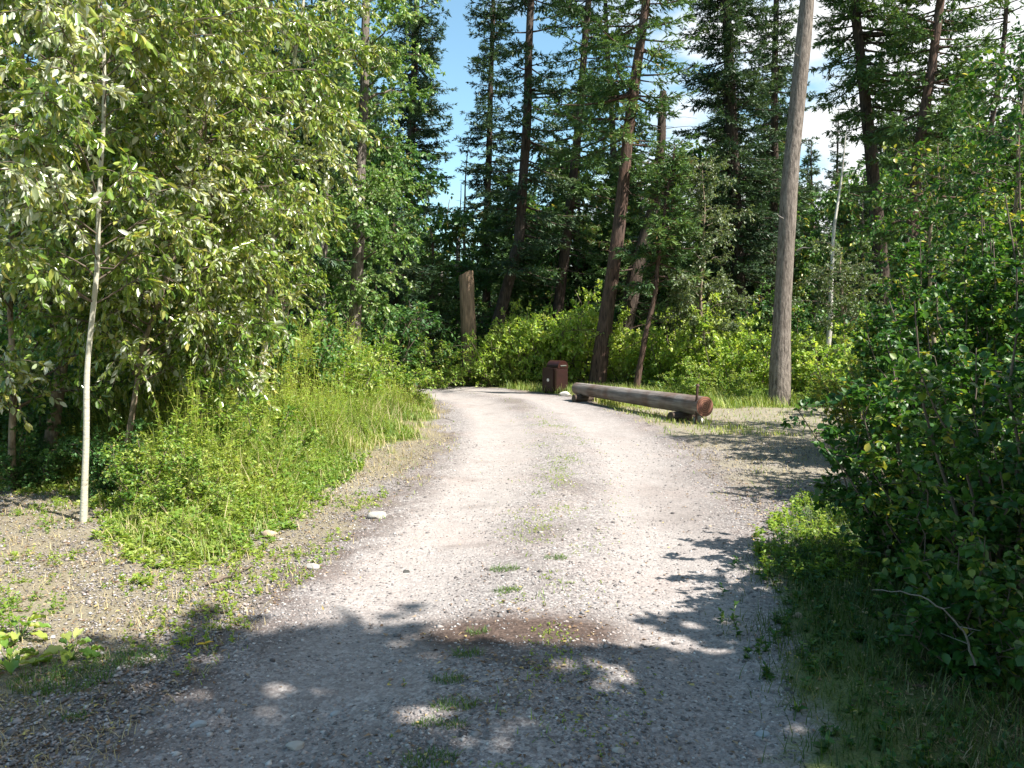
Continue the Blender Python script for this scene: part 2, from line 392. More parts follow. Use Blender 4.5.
size = .0035 + .010 * R.uniform(0, 1, len(xx)) ** 3.0 + (R.uniform(0, 1, len(xx)) < .012) * R.uniform(.006, .018, len(xx))
P = np.stack([xx, yy, hgt(xx, yy) + .005 + size * .1], -1)
o = scatter_stones('loose_gravel', P, size, '', M['gravel']); tag(o, 'loose grey gravel scattered over the road and clearing', 'gravel', kind='stuff')

def rock(name, px, py, w, h, label, mat, seed, rz=0, asp=.6):
    p = gnd(px, py); z = float(hgt(p[0], p[1])); r = np.random.default_rng(seed)
    import bmesh
    bm = bmesh.new(); bmesh.ops.create_icosphere(bm, subdivisions=3, radius=1)
    A = rdir(7, r); K = r.uniform(.55, .85, 7)
    for vv in bm.verts:
        c = np.array(vv.co)
        for a, kk in zip(A, K):
            t = c @ a
            if t > kk: c = c - a * (t - kk)
        c = c * (1 + .06 * (fbm(c[0] * 3 + seed, c[1] * 3 + c[2] * 2, seed) - .5))
        vv.co = (c[0] * w / 2, c[1] * w / 2 * asp, (c[2] * .5 + .30) * h)
    me = bpy.data.meshes.new(name); bm.to_mesh(me); bm.free(); me.materials.append(mat)
    o = obj(name, me, loc=(p[0], p[1], z)); o.rotation_euler[2] = rz
    return tag(o, label, 'stone')
pale = plain_mat('pale_stone', (.36, .34, .31), .8, .2, 12)
bluish = plain_mat('blue_grey_stone', (.30, .33, .35), .8, .2, 12)
brownst = plain_mat('tan_stone', (.40, .30, .22), .85, .25, 12)
white = plain_mat('white_stone', (.45, .43, .40), .8, .15, 14)
rock('stone', 295, 740, .085, .04, 'pale flat stone in the shaded gravel, nearest the camera', pale, 3, .2)
rock('stone', 377, 519, .17, .09, 'largest pale stone on the left verge where weeds meet the road', pale, 4, .5)
rock('stone', 312, 569, .12, .05, 'flat pale stone on the left road edge below the bigger verge stone', pale, 5, -.2)
rock('stone', 335, 708, .05, .03, 'small blue-grey stone in the shaded gravel', bluish, 6, .9)
rock('stone', 198, 725, .07, .035, 'blue-grey stone half sunk in shaded gravel at the lower left', bluish, 7, .3)
rock('stone', 798, 617, .06, .05, 'round tan stone in the dark grass under the right-hand bush', brownst, 8, 0)
rock('stone', 763, 729, .06, .03, 'small grey stone at the right-hand edge of the road', bluish, 9, 0)
rock('stone', 618, 753, .05, .03, 'pale pebble on the right wheel track at the bottom of the picture', pale, 10, 0)
rock('stone', 270, 537, .13, .08, 'tan stone at the foot of the bright weeds on the left', brownst, 11, 0)
rock('stone', 566, 396, .34, .15, 'white stone beside the brown bin', white, 12, .1, .6)
rock('stone', 699, 422, .24, .16, 'white stone under the sawn near end of the log', white, 13, .3, .7)
rock('stone', 406, 569, .05, .035, 'tiny dark stone alone on the sunlit left wheel track', plain_mat('dark_stone', (.05, .05, .045), .7), 14)

# ------------------------------------------------------------------ tree generators
def resample(pts, K):
    pts = np.asarray(pts, float); s = np.r_[0, np.cumsum(np.linalg.norm(np.diff(pts, axis=0), axis=1))]
    t = np.linspace(0, s[-1], K)
    return np.stack([np.interp(t, s, pts[:, i]) for i in range(3)], -1), t
def wobble(P, amp, seed):
    r = np.random.default_rng(seed); K = len(P); t = np.linspace(0, 1, K)
    for ax in (0, 1):
        for f in (1.5, 3.7):
            P[:, ax] += amp / f * np.sin(t * f * 2 * pi + r.uniform(0, 6)) * np.minimum(t * 4, 1)
    return P
def trunk_mesh(P, r0, r1, flare=.22, ns=14, power=1.0):
    K = len(P); t = np.linspace(0, 1, K)
    rad = r0 * (1 - t) ** power + r1 * (1 - (1 - t) ** power)
    rad = rad * (1 + flare * np.exp(-t * 12)) * (1 + .03 * np.sin(t * 37))
    V, Q = tubes(P[None], rad[None], ns)
    ang = np.tile(np.arange(ns) / ns * 2 * pi, K); zz = np.repeat(np.arange(K), ns)
    c = np.repeat(P, ns, 0)
    V = c + (V - c) * (1 + .16 * (fbm(np.cos(ang) * 2 + 9, np.sin(ang) * 2 + zz * .45, 5)[:, None] - .5) + .10 * (fbm(np.cos(ang) * 6 + 9, np.sin(ang) * 6 + zz * 1.9, 6)[:, None] - .5))
    return V, Q, rad
def at_height(P, z):
    return np.stack([np.interp(z, P[:, 2], P[:, k]) for k in range(3)], -1)

def conifer_parts(P, r0, z0, Rmax, rng, nb=150, dens=1.0, blade=(.165, .040), shape=.8, droop=0, dead=20, dead_z=(1.0, None), asym=0, bottom=.65, sprayk=15):
    """P: trunk path (K,3) local. Returns wood(V,Q), needles(V,Q,rnd)"""
    H = P[-1, 2]; nb = int(nb * 1.9)
    V, Q, rad = trunk_mesh(P, r0, .02)
    parts = [(V, Q)]
    t = rng.uniform(0, 1, nb) ** .9; z = z0 + (H - z0 - .2) * t
    az = np.arange(nb) * 2.39996 + rng.uniform(-.6, .6, nb)
    prof = np.minimum((1 - t) ** shape, bottom + t * 2.2)
    L = Rmax * prof * rng.uniform(.55, 1.1, nb) * (1 + asym * np.cos(az)) + .15
    L *= np.where(vnoise(z * .9, az * .8, int(rng.integers(999))) > .28, 1, .45)
    K = 6; s = np.linspace(0, 1, K)
    out = np.stack([np.cos(az), np.sin(az), np.zeros(nb)], -1)
    sl = -.40 + .80 * t - droop + rng.normal(0, .08, nb)
    B = at_height(P, z)[:, None, :] + out[:, None, :] * (L[:, None] * s[None])[..., None]
    B[:, :, 2] += L[:, None] * (sl[:, None] * s[None] + (.22 - .2 * t)[:, None] * s[None] ** 2.5)
    side = np.stack([-np.sin(az), np.cos(az), np.zeros(nb)], -1)
    B += side[:, None, :] * (rng.normal(0, .08, nb)[:, None] * L[:, None] * s[None] ** 2)[..., None]
    br = (.012 + .012 * L)[:, None] * (1 - .85 * s[None])
    parts.append(tubes(B, br, 4))
    # dead twigs on the bare bole
    if dead:
        zl = rng.uniform(dead_z[0], dead_z[1] or z0 + 1.5, dead); a = rng.uniform(0, 2 * pi, dead); l = rng.uniform(.25, 1.3, dead)
        o2 = np.stack([np.cos(a), np.sin(a), rng.uniform(-.35, .25, dead)], -1)
        s3 = np.linspace(0, 1, 4)
        D = at_height(P, zl)[:, None] + o2[:, None] * (l[:, None] * s3)[..., None]
        D[:, :, 2] -= .12 * l[:, None] * s3 ** 2
        D += rng.normal(0, .02, D.shape) * s3[None, :, None]
        parts.append(tubes(D, np.full((dead, 1), .012) * (1 - .7 * s3)[None], 3))
    # branchlets
    m = np.maximum((L * 14 * dens).astype(int), 3)
    bi = np.repeat(np.arange(nb), m); N = len(bi)
    u = rng.uniform(.12, 1, N) ** .8
    f = u * (K - 1); k0 = np.minimum(f.astype(int), K - 2); fr = (f - k0)[:, None]
    S = B[bi, k0] * (1 - fr) + B[bi, k0 + 1] * fr
    T = norm(B[bi, k0 + 1] - B[bi, k0])
    sg = rng.choice([-1, 1], N)[:, None]
    ang = rng.uniform(.5, 1.15, N)[:, None]
    Dd = norm(T * np.cos(ang) + side[bi] * sg * np.sin(ang) + np.stack([np.zeros(N)] * 2 + [rng.normal(-.18 - droop, .22, N)], -1))
    bl = (.12 + .30 * (1 - u) * L[bi]) * rng.uniform(.7, 1.2, N); bl = np.minimum(bl, .75)
    kk = np.maximum((sprayk * dens * (bl / .4) ** .7).astype(int), 3)
    ci = np.repeat(np.arange(N), kk); C = len(ci)
    w = rng.uniform(0, 1, C)[:, None]
    PP = S[ci] + Dd[ci] * (bl[ci][:, None] * w)
    PP[:, 2] -= (.10 * bl[ci] * w[:, 0] ** 2)
    dd = norm(Dd[ci] + rng.normal(0, .42, (C, 3)))
    Nn = norm(np.array([0, 0, 1.]) + rng.normal(0, .45, (C, 3)))
    ln = blade[0] * rng.uniform(.6, 1.25, C); wd = blade[1] * rng.uniform(.7, 1.3, C)
    rn = np.clip(rng.normal(.45, .18, C) + (rng.normal(0, .18, nb)[bi])[ci], 0, 1)
    NV = leaves(PP, dd, Nn, ln, wd, SPRAY, rn)
    return join(parts), NV

def world_path(pix, Yd, H, K=44, base=True, lean=0.0):
    """pixel list bottom->top at depth Yd, extended to height H; returns base (world) and local path"""
    pts = [at(px, py, Yd) for px, py in pix]
    b = pts[0].copy(); z = float(hgt(b[0], Yd))
    d = pts[1] - pts[0]
    base0 = pts[0] - d * ((pts[0][2] - z + .08) / d[2]) if abs(pts[0][2] - z) > .05 else np.array([b[0], Yd, z - .08])
    pts = [base0] + [p for p in pts if p[2] > base0[2] + .15]
    d = pts[-1] - pts[-2]; d = d / d[2]
    if pts[-1][2] < H: pts.append(pts[-1] + d * (H - pts[-1][2]) * np.array([.6, .6, 1]))
    W = np.array(pts); W[:, 1] += lean * (W[:, 2] - base0[2])
    L0 = W - base0
    P, _ = resample(L0, K)
    return base0, P

def put_conifer(name, label, pix, Yd, H, wpx, z0, Rm, seed, bark='pine_bark', needle='fir', cat='tree', group=None, wob=.06, **k):
    rng = np.random.default_rng(seed)
    base, P = world_path(pix, Yd, H); P = wobble(P, wob, seed)
    root = empty(name, base, label, cat, group)
    r0 = wpx / F * Yd / 2
    wood, nee = conifer_parts(P, r0, z0, Rm, rng, **k)
    obj('trunk', mesh_np('trunk', *wood, M[bark], smooth=True), root)
    obj('crown', mesh_np('crown', nee[0], nee[1], M[needle], rnd=nee[2]), root)
    return root

def broad_parts(P, r0, rng, limbs=26, zr=(.25, 1.0), Ll=(.5, 1.6), twigs=10, tl=(.2, .55), leafn=12, leaf=(.06, .035), tmpl=LEAF_OVATE, droop=.5, up=.6, rtop=.01, flare=.2, sideb=None, rbias=.45, rsd=.22, taper=1.0, rtw=.004):
    H = P[-1, 2]
    V, Q, rad = trunk_mesh(P, r0, rtop, flare, 12, taper); parts = [(V, Q)]
    t = np.sort(rng.uniform(0, 1, limbs)); z = H * (zr[0] + (zr[1] - zr[0]) * t)
    az = np.arange(limbs) * 2.39996 + rng.uniform(-.5, .5, limbs)
    env = np.sin(np.clip(t * .82 + .18, 0, 1) * pi) ** .6
    L = (Ll[0] + (Ll[1] - Ll[0]) * rng.uniform(0, 1, limbs)) * (.35 + .65 * env)
    if sideb is not None: L = L * (1 + sideb[1] * np.cos(az - sideb[0]))
    K = 7; s = np.linspace(0, 1, K)
    out = np.stack([np.cos(az), np.sin(az), np.full(limbs, up)], -1)
    B = at_height(P, z)[:, None] + out[:, None] * (L[:, None] * s)[..., None]
    B[:, :, 2] -= (droop * .55 * L[:, None]) * s[None] ** 2.2
    B += np.cumsum(rng.normal(0, .035, B.shape), 1) * L[:, None, None] * (s > 0)[None, :, None]
    rb = np.minimum(np.interp(z, P[:, 2], rad) * .42, .010 + .014 * L)
    parts.append(tubes(B, np.maximum(rb[:, None] * (1 - .85 * s), rtw), 5))
    m = np.maximum((twigs * L / np.mean(L)).astype(int), 2)
    bi = np.repeat(np.arange(limbs), m); N = len(bi)
    u = rng.uniform(.15, 1, N) ** .75; f = u * (K - 1); k0 = np.minimum(f.astype(int), K - 2); fr = (f - k0)[:, None]
    S = B[bi, k0] * (1 - fr) + B[bi, k0 + 1] * fr; T = norm(B[bi, k0 + 1] - B[bi, k0])
    D = norm(T * .6 + rdir(N, rng) * .8 + np.array([0, 0, .15]))
    l = rng.uniform(tl[0], tl[1], N)
    s4 = np.linspace(0, 1, 5)
    W = S[:, None] + D[:, None] * (l[:, None] * s4)[..., None]
    W[:, :, 2] -= (droop * .7 * l[:, None]) * s4[None] ** 2
    parts.append(tubes(W, np.full((N, 1), rtw) * (1 - .6 * s4)[None], 3))
    ci = np.repeat(np.arange(N), np.maximum((leafn * l / np.mean(l)).astype(int), 2)); C = len(ci)
    w = rng.uniform(.1, 1.02, C); f = np.minimum(w, .999) * 4; k0 = f.astype(int); fr = (f - k0)[:, None]
    PP = W[ci, k0] * (1 - fr) + W[ci, k0 + 1] * fr
    dd = norm(D[ci] * .5 + rdir(C, rng) * .75 + np.array([0, 0, -droop * 1.1]))
    Nn = norm(rdir(C, rng) * .8 + np.array([0, 0, .9 - .5 * droop]))
    ln = leaf[0] * rng.uniform(.4, 1.35, C); wd = ln * (leaf[1] / leaf[0]) * rng.uniform(.65, 1.2, C)
    rn = np.clip(rng.normal(rbias, rsd, C) + rng.normal(0, .16, limbs)[bi][ci], 0, 1)
    wj = join(parts); nq0 = len(parts[0][1])
    return (wj[0], wj[1], nq0), leaves(PP + dd * .01, dd, Nn, ln, wd, tmpl, rn)

def wood_mesh(wood, bark, twig='twig'):
    V_, Q_, n0 = wood
    return mesh_np('trunk', V_, Q_, smooth=True, mats=[M[bark], M[twig]], midx=np.r_[np.zeros(n0), np.ones(len(Q_) - n0)])
def put_broad(name, label, pix, Yd, H, wpx, seed, bark, leafm, cat='tree', group=None, wob=.05, cr='crown', lean=0., **k):
    rng = np.random.default_rng(seed)
    base, P = world_path(pix, Yd, H, lean=lean); P = wobble(P, wob, seed)
    root = empty(name, base, label, cat, group)
    wood, lf = broad_parts(P, wpx / F * Yd / 2, rng, **k)
    obj('trunk', wood_mesh(wood, bark), root)
    obj(cr, mesh_np(cr, lf[0], lf[1], M[leafm], rnd=lf[2]), root)
    return root

def shrub_parts(rng, stems=9, H=2.0, W=1.0, twigs=14, leafn=14, leaf=(.08, .05), tmpl=LEAF_OVATE, droop=.25, rbias=.45, lo=.08):
    K = 7; s = np.linspace(0, 1, K)
    a = rng.uniform(0, 2 * pi, stems); r = W * np.sqrt(rng.uniform(0, 1, stems))
    h = H * rng.uniform(.6, 1.05, stems) * (1 - .45 * (r / W) ** 2)
    P = np.zeros((stems, K, 3))
    P[:, :, 0] = (np.cos(a) * r)[:, None] * (.25 + .75 * s); P[:, :, 1] = (np.sin(a) * r)[:, None] * (.25 + .75 * s)
    P[:, :, 2] = h[:, None] * s - .03
    P[:, :, :2] += np.cumsum(rng.normal(0, .04, (stems, K, 2)), 1)
    wood = [tubes(P, (.004 + .006 * h)[:, None] * (1 - .75 * s), 5)]
    N = stems * twigs; bi = np.repeat(np.arange(stems), twigs)
    u = rng.uniform(lo, 1, N); f = u * (K - 1); k0 = np.minimum(f.astype(int), K - 2); fr = (f - k0)[:, None]
    S = P[bi, k0] * (1 - fr) + P[bi, k0 + 1] * fr
    D = rdir(N, rng); D[:, 2] = np.abs(D[:, 2]) * .8; D = norm(D)
    l = rng.uniform(.12, .38, N) * (.6 + .4 * H / 2) * (1.15 - .5 * u); s4 = np.linspace(0, 1, 4)
    Wd = S[:, None] + D[:, None] * (l[:, None] * s4)[..., None]; Wd[:, :, 2] -= droop * l[:, None] * s4 ** 2
    wood.append(tubes(Wd, np.full((N, 1), .003) * (1 - .5 * s4)[None], 3))
    C = N * leafn; ci = np.repeat(np.arange(N), leafn)
    w = rng.uniform(.1, 1, C); f = np.minimum(w, .999) * 3; k0 = f.astype(int); fr = (f - k0)[:, None]
    PP = Wd[ci, k0] * (1 - fr) + Wd[ci, k0 + 1] * fr + rng.normal(0, .012, (C, 3))
    dd = norm(D[ci] * .5 + rdir(C, rng) * .8 + np.array([0, 0, -droop]))
    Nn = norm(rdir(C, rng) * .6 + np.array([0, 0, 1.]))
    ln = leaf[0] * rng.uniform(.55, 1.25, C); wd = ln * leaf[1] / leaf[0] * rng.uniform(.8, 1.2, C)
    rn = np.clip(rng.normal(rbias, .2, C) + rng.normal(0, .12, stems)[bi][ci], 0, 1)
    return join(wood), leaves(PP, dd, Nn, ln, wd, tmpl, rn)
def shrub_proto(name, label, seed, leafm, group=None, wood='twig', **k):
    rng = np.random.default_rng(seed)
    w, lf = shrub_parts(rng, **k)
    root = empty(name, (0, 0, 0), label, 'shrub', group)
    obj('stems', mesh_np('stems', *w, M[wood], smooth=True), root)
    obj('foliage', mesh_np('foliage', lf[0], lf[1], M[leafm], rnd=lf[2]), root)
    return root


# ------------------------------------------------------------------ the big trees of the wood's edge
put_conifer('conifer', 'tall reddish pine leaning right, growing just behind the far end of the log', [(597, 384), (612, 270), (628, 150), (647, 0)], 22, 21, 15.5, 5.6, 2.3, 11, 'red_bark', 'fir', asym=-.3, nb=110, dead=34, dens=.9, dead_z=(1.5, 8))
put_conifer('conifer', 'dark conifer with a curved lower trunk, between the stump and the bin', [(488, 356), (521, 235), (528, 120), (531, 0)], 25, 22, 13, 3.6, 2.0, 12, 'pine_bark', 'spruce', asym=.25, nb=120, dead=26, dead_z=(2, 6))
put_conifer('conifer', 'slender conifer leaning right behind the bin', [(560, 290), (571, 190), (590, 0)], 28, 23, 12, 3.8, 2.6, 13, 'pine_bark', 'fir', nb=140, dead=30, dead_z=(2, 7))
put_conifer('conifer', 'small leaning conifer trunk, thinnest of those behind the middle of the log', [(637, 386), (648, 320), (661, 250), (668, 200)], 20.5, 6.2, 6.5, 2.8, 1.3, 15, 'red_bark', 'fir', nb=60, dead=14, dead_z=(1, 3))
put_conifer('conifer', 'broad dark spruce with brown trunk, left of the big bare grey trunk', [(741, 330), (733, 160), (724, 0)], 30, 26, 17, 3.5, 2.4, 16, 'pine_bark', 'spruce', nb=380, dead=10)
put_conifer('conifer', 'narrow dark conifer close against the left side of the bare grey trunk', [(768, 330), (773, 180), (777, 0)], 33, 25, 11, 4.0, 1.7, 17, 'pine_bark', 'spruce', nb=210, dead=26, dead_z=(1, 7))
put_conifer('conifer', 'dense spruce filling the top between two blue sky gaps, right of the leafy cottonwood', [(408, 330), (411, 150), (416, 0)], 33, 25, 12, 5.6, 2.0, 18, 'pine_bark', 'spruce', nb=310, dead=20, dead_z=(4, 8))
put_conifer('conifer', 'tall spruce with drooping sprays on the right side of the blue sky gap', [(486, 330), (489, 150), (492, 0)], 34, 24, 9, 3.5, 1.7, 19, 'pine_bark', 'spruce', nb=260, dead=10)
put_conifer('conifer', 'tall fir above the white sky gap with trunk slanting to the left', [(884, 300), (872, 150), (855, 20)], 24, 20, 17, 7.6, 2.7, 20, 'pine_bark', 'fir', asym=.5, nb=140, dead=18, dead_z=(2, 6))
put_conifer('conifer', 'brown-trunked fir slanting right at the upper right, over the yellow-green bush', [(904, 300), (922, 120), (942, 0)], 21, 18, 15, 3.8, 2.3, 21, 'red_bark', 'fir', nb=120, dead=20, dead_z=(2, 6))
put_conifer('conifer', 'thin open conifer leaning at the far upper right of the wood', [(975, 300), (988, 150), (1004, 20)], 22, 16, 8, 4.2, 1.6, 22, 'pine_bark', 'fir', nb=60, dead=40, dead_z=(2, 9), dens=.7)
put_conifer('conifer', 'middle conifer with ragged boughs behind the leaning reddish pine', [(615, 330), (612, 150), (606, 0)], 33, 22, 10, 4, 1.9, 23, 'pine_bark', 'fir', nb=120, dead=10)
put_conifer('conifer', 'dark conifer showing left of the stump, its trunk behind dense green brush', [(395, 340), (393, 200)], 24, 5.8, 12, 1.0, 1.7, 24, 'pine_bark', 'spruce', nb=80, dead=4)
put_conifer('conifer', 'young conifer with green low boughs between the stump and the leafy cottonwood', [(432, 345), (432, 250)], 26, 4.9, 10, .4, 1.6, 25, 'pine_bark', 'fir', nb=80, dead=0)
put_conifer('conifer', 'distant pointed spruce rising into the white sky just right of the bare trunk', [(813, 300), (812, 150)], 40, 10.9, 8, 1.0, 2.0, 26, 'pine_bark', 'spruce', nb=110, dead=0, shape=1.0)
put_conifer('conifer', 'distant pointed spruce beside the white snag, taller of the two spires', [(838, 300), (838, 120)], 42, 12.9, 8, 1.0, 1.9, 27, 'pine_bark', 'spruce', nb=120, dead=0, shape=1.0)
# broken dark trunk behind the main pine
rngb = np.random.default_rng(31)
base, P = world_path([(613, 372), (634, 285), (654, 205), (664, 95)], 24, 8.6, 22); P = wobble(P, .05, 3)
root = empty('broken_tree', base, 'dark leaning trunk with a snapped-off top behind the log, right of the tallest reddish pine', 'tree')
w, nn = conifer_parts(P, .30, 2.2, 1.7, rngb, nb=22, dead=80, dead_z=(2, 8), shape=.3)
Vt, Qt, _ = trunk_mesh(P, .30, .10, .2)
obj('trunk', mesh_np('trunk', *join([w, (Vt, Qt)]), M['pine_bark'], smooth=True), root)
obj('crown', mesh_np('crown', nn[0], nn[1], M['fir'], rnd=nn[2]), root)

# bare grey trunk beside the clearing
put_broad('cottonwood', 'big bare grey trunk standing at the right edge of the dirt clearing', [(779, 405), (783, 290), (788, 190), (807, 0)], 17, 19, 17.5, 41, 'grey_bark', 'cotton_leaf',
          limbs=22, zr=(.58, 1), Ll=(1.0, 2.4), twigs=14, tl=(.3, .8), leafn=12, leaf=(.09, .07), rtop=.10, flare=.30, wob=.03, taper=.9)
bt = [o for o in bpy.data.objects if o.name.startswith('cottonwood')][0]; rk = np.random.default_rng(9)
for px, py, dx, dz, l in [(791, 222, -1, .35, .5), (800, 250, 1, .2, .3), (792, 150, 1, .5, .45), (806, 60, -1, .3, .4), (786, 300, -1, .1, .2), (798, 100, 1, .1, .25), (784, 340, 1, .25, .15)]:
    a = at(px, py, 17) - np.array(bt.location); s_ = np.linspace(0, 1, 6); d_ = norm(np.array([dx, -.6, dz]))
    st = a - d_ * .05 + d_[None] * (l * s_)[:, None] + np.cumsum(rk.normal(0, .012, (6, 3)), 0)
    obj('dead_branch', mesh_np('dead_branch', *tubes(st[None], np.linspace(.022, .006, 6)[None], 6), M['dead_twig'], smooth=True), bt)
put_broad('cottonwood', 'tall leafy cottonwood with grey trunk left of the blue sky gap', [(355, 345), (358, 200), (368, 0)], 19, 15, 14, 42, 'grey_bark', 'cotton_leaf',
          limbs=84, zr=(.12, 1), Ll=(.7, 1.75), twigs=24, tl=(.25, .7), leafn=20, leaf=(.085, .065), rtop=.04)
put_broad('cottonwood', 'second leafy cottonwood whose crown fills between the near saplings and the grey-trunked cottonwood', [(322, 345), (325, 150), (330, 0)], 22, 15, 9, 43, 'grey_bark', 'cotton_leaf',
          limbs=56, zr=(.10, 1), Ll=(.9, 2.0), twigs=18, tl=(.25, .7), leafn=15, leaf=(.085, .065), rtop=.03)
put_broad('young_cottonwood', 'pale-leaved young tree between the dark spruce and the broken trunk', [(702, 350), (703, 180)], 21, 5.9, 5, 44, 'tan_bark', 'pale_leaf',
          limbs=60, zr=(.1, 1), Ll=(.5, 1.25), twigs=18, tl=(.15, .4), leafn=13, leaf=(.07, .05))
put_broad('young_cottonwood', 'low grey-green leafy tree right of the bare grey trunk', [(842, 350), (842, 250)], 18.5, 3.5, 6, 45, 'tan_bark', 'pale_leaf',
          limbs=40, zr=(.12, 1), Ll=(.6, 1.3), twigs=13, tl=(.15, .4), leafn=13, leaf=(.07, .05))
put_broad('young_cottonwood', 'leafy tree behind the right-hand bush, spotted with yellow leaves', [(930, 350), (935, 180)], 12, 4.3, 6, 46, 'tan_bark', 'right_leaf',
          limbs=40, zr=(.15, 1), Ll=(.5, 1.3), twigs=13, tl=(.15, .45), leafn=12, leaf=(.07, .05), rbias=.5)
put_broad('young_cottonwood', 'leafy tree at the right edge of the picture, above the dark bush', [(1015, 350), (1020, 120)], 10, 4.9, 7, 47, 'tan_bark', 'right_leaf',
          limbs=44, zr=(.2, 1), Ll=(.5, 1.3), twigs=13, tl=(.15, .45), leafn=12, leaf=(.07, .05), rbias=.42)

mid_specs = [(455, 31, 6.0, 'round-crowned green tree under the blue sky gap'), (575, 33, 8.5, 'mid-green leafy tree behind the slender conifer'), (640, 34, 8.0, 'leafy tree in the white sky gap behind the broken trunk'),
 (690, 33, 8.6, 'mid-green leafy tree left of the broad dark spruce'), (790, 36, 7.4, 'leafy tree low behind the bare grey trunk'), (860, 30, 7.2, 'leafy tree behind the left-slanting fir'), (395, 30, 8.0, 'mid-green leafy tree behind the leafy cottonwood'), (520, 36, 7.2, 'leafy tree in deep shade behind the curved dark conifer'), (980, 28, 8.5, 'leafy tree behind the dark right-hand bush')]
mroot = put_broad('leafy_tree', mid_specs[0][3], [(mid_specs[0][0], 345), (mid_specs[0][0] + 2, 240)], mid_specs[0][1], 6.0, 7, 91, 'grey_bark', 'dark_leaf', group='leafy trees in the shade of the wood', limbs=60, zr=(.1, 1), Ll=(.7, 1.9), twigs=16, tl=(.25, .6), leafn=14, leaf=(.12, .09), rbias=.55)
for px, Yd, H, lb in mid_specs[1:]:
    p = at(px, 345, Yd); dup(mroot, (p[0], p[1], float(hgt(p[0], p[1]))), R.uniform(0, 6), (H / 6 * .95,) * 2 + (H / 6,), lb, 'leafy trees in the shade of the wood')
croot = None
for px, Yd, H, lb in [(345, 27, 10, 'young dark conifer behind the cottonwoods on the left'), (505, 29, 7.5, 'young conifer behind the curved dark conifer'), (560, 34, 9.5, 'young conifer with low boughs behind the bin'), (622, 31, 8, 'young conifer filling in behind the reddish pine'), (668, 28, 6.5, 'young conifer between broken trunk and pale-leaved tree'), (722, 38, 13, 'tall background conifer left of the broad dark spruce'), (768, 42, 15, 'tall background conifer behind the narrow dark one'), (893, 34, 10.5, 'background conifer between the two slanting firs'), (950, 30, 11, 'background conifer right of the right-slanting fir'), (1010, 26, 8, 'background conifer at the right edge')]:
    p = at(px, 345, Yd); loc = (p[0], p[1], float(hgt(p[0], p[1])))
    if croot is None:
        croot = put_conifer('conifer', lb, [(px, 345), (px, 200)], Yd, H, 8, .5, 2.4, 92, 'pine_bark', 'fir', group='young and background conifers', nb=120, dead=0, blade=(.20, .05)); c0 = H
    else: dup(croot, loc, R.uniform(0, 6), (.55 + .45 * H / c0,) * 2 + (H / c0,), lb, 'young and background conifers')
# snags
def snag(name, label, pix, Yd, H, wpx, mat, seed, nt=10, tw=(.1, .5)):
    rng = np.random.default_rng(seed); base, P = world_path(pix, Yd, H, 16); P = wobble(P, .05, seed)
    root = empty(name, base, label, 'dead tree')
    V, Q, rad = trunk_mesh(P, wpx / F * Yd / 2, .015, .2, 9)
    a = rng.uniform(0, 2 * pi, nt); z = rng.uniform(.3, .97, nt) * P[-1, 2]; l = rng.uniform(*tw, nt); s = np.linspace(0, 1, 4)
    D = np.stack([np.cos(a), np.sin(a), rng.uniform(-.2, .5, nt)], -1)
    B = at_height(P, z)[:, None] + D[:, None] * (l[:, None] * s)[..., None] + rng.normal(0, .015, (nt, 4, 3)) * s[None, :, None]
    obj('trunk', mesh_np('trunk', *join([(V, Q), tubes(B, np.full((nt, 1), .012) * (1 - .7 * s)[None], 4)]), M[mat], smooth=True), root)
snag('dead_tree', 'white barkless snag leaning slightly, right of the bare grey trunk', [(831, 290), (838, 200), (844, 138)], 20.5, 6.5, 6.5, 'snag', 51, 6)
snag('dead_tree', 'thin grey dead pole standing in the blue sky gap, taller of two', [(463, 300), (464, 230), (468, 140)], 36, 10, 5, 'dead_twig', 52, 22)
snag('dead_tree', 'thin grey dead pole in the sky gap, shorter and left of its taller neighbour', [(457, 300), (458, 240), (461, 185)], 37, 8.2, 4, 'dead_twig', 53, 18)
snag('dead_tree', 'short slanting dead stub at the foot of the blue sky gap', [(440, 290), (446, 225), (450, 200)], 33, 6.9, 6, 'dead_twig', 54, 6)

# stump
def stump():
    base = at(470, 383, 23.5); base[2] = float(hgt(base[0], base[1]))
    top = at(466, 272, 23.5) - base
    P = np.array([[0, 0, -.1], [-.01, 0, .4], [-.02, 0, 1.2], [-.06, 0, 2.1], [top[0], 0, top[2] - .05]]); P, _ = resample(P, 14)
    root = empty('tree_stump', base, 'tall barkless tan stump with a sawn sloping top beside the road bend', 'stump')
    V, Q, rad = trunk_mesh(P, .235, .215, .2, 20)
    V[-20:, 2] += V[-20:, 0] * .35 - V[-20:, 1] * .2 + R.uniform(-.02, .05, 20)
    c = len(V); V = np.vstack([V, V[-20:].mean(0)])
    ql = c - 20 + np.arange(20)
    Q = np.vstack([Q, np.stack([ql, c - 20 + (np.arange(20) + 1) % 20, np.full(20, c), np.full(20, c)], -1)])
    me_t = mesh_np('trunk', V, Q[:-20], M['tan_stump'], smooth=True); obj('trunk', me_t, root)
    Vc = np.vstack([V[c - 20:c], V[c:c + 1]]); Qc = np.stack([np.arange(20), (np.arange(20) + 1) % 20, np.full(20, 20)], -1)
    obj('sawn_top', mesh_np('sawn_top', Vc + [0, 0, .002], Qc, M['cut_dark']), root)
M['tan_stump'] = bark_mat('weathered_stump', (.10, .07, .05), (.36, .25, .17), (.28, .20, .14), (26, 26, 2.5), .8)
M['cut_dark'] = plain_mat('weathered_cut', (.06, .05, .04), .9)
stump()

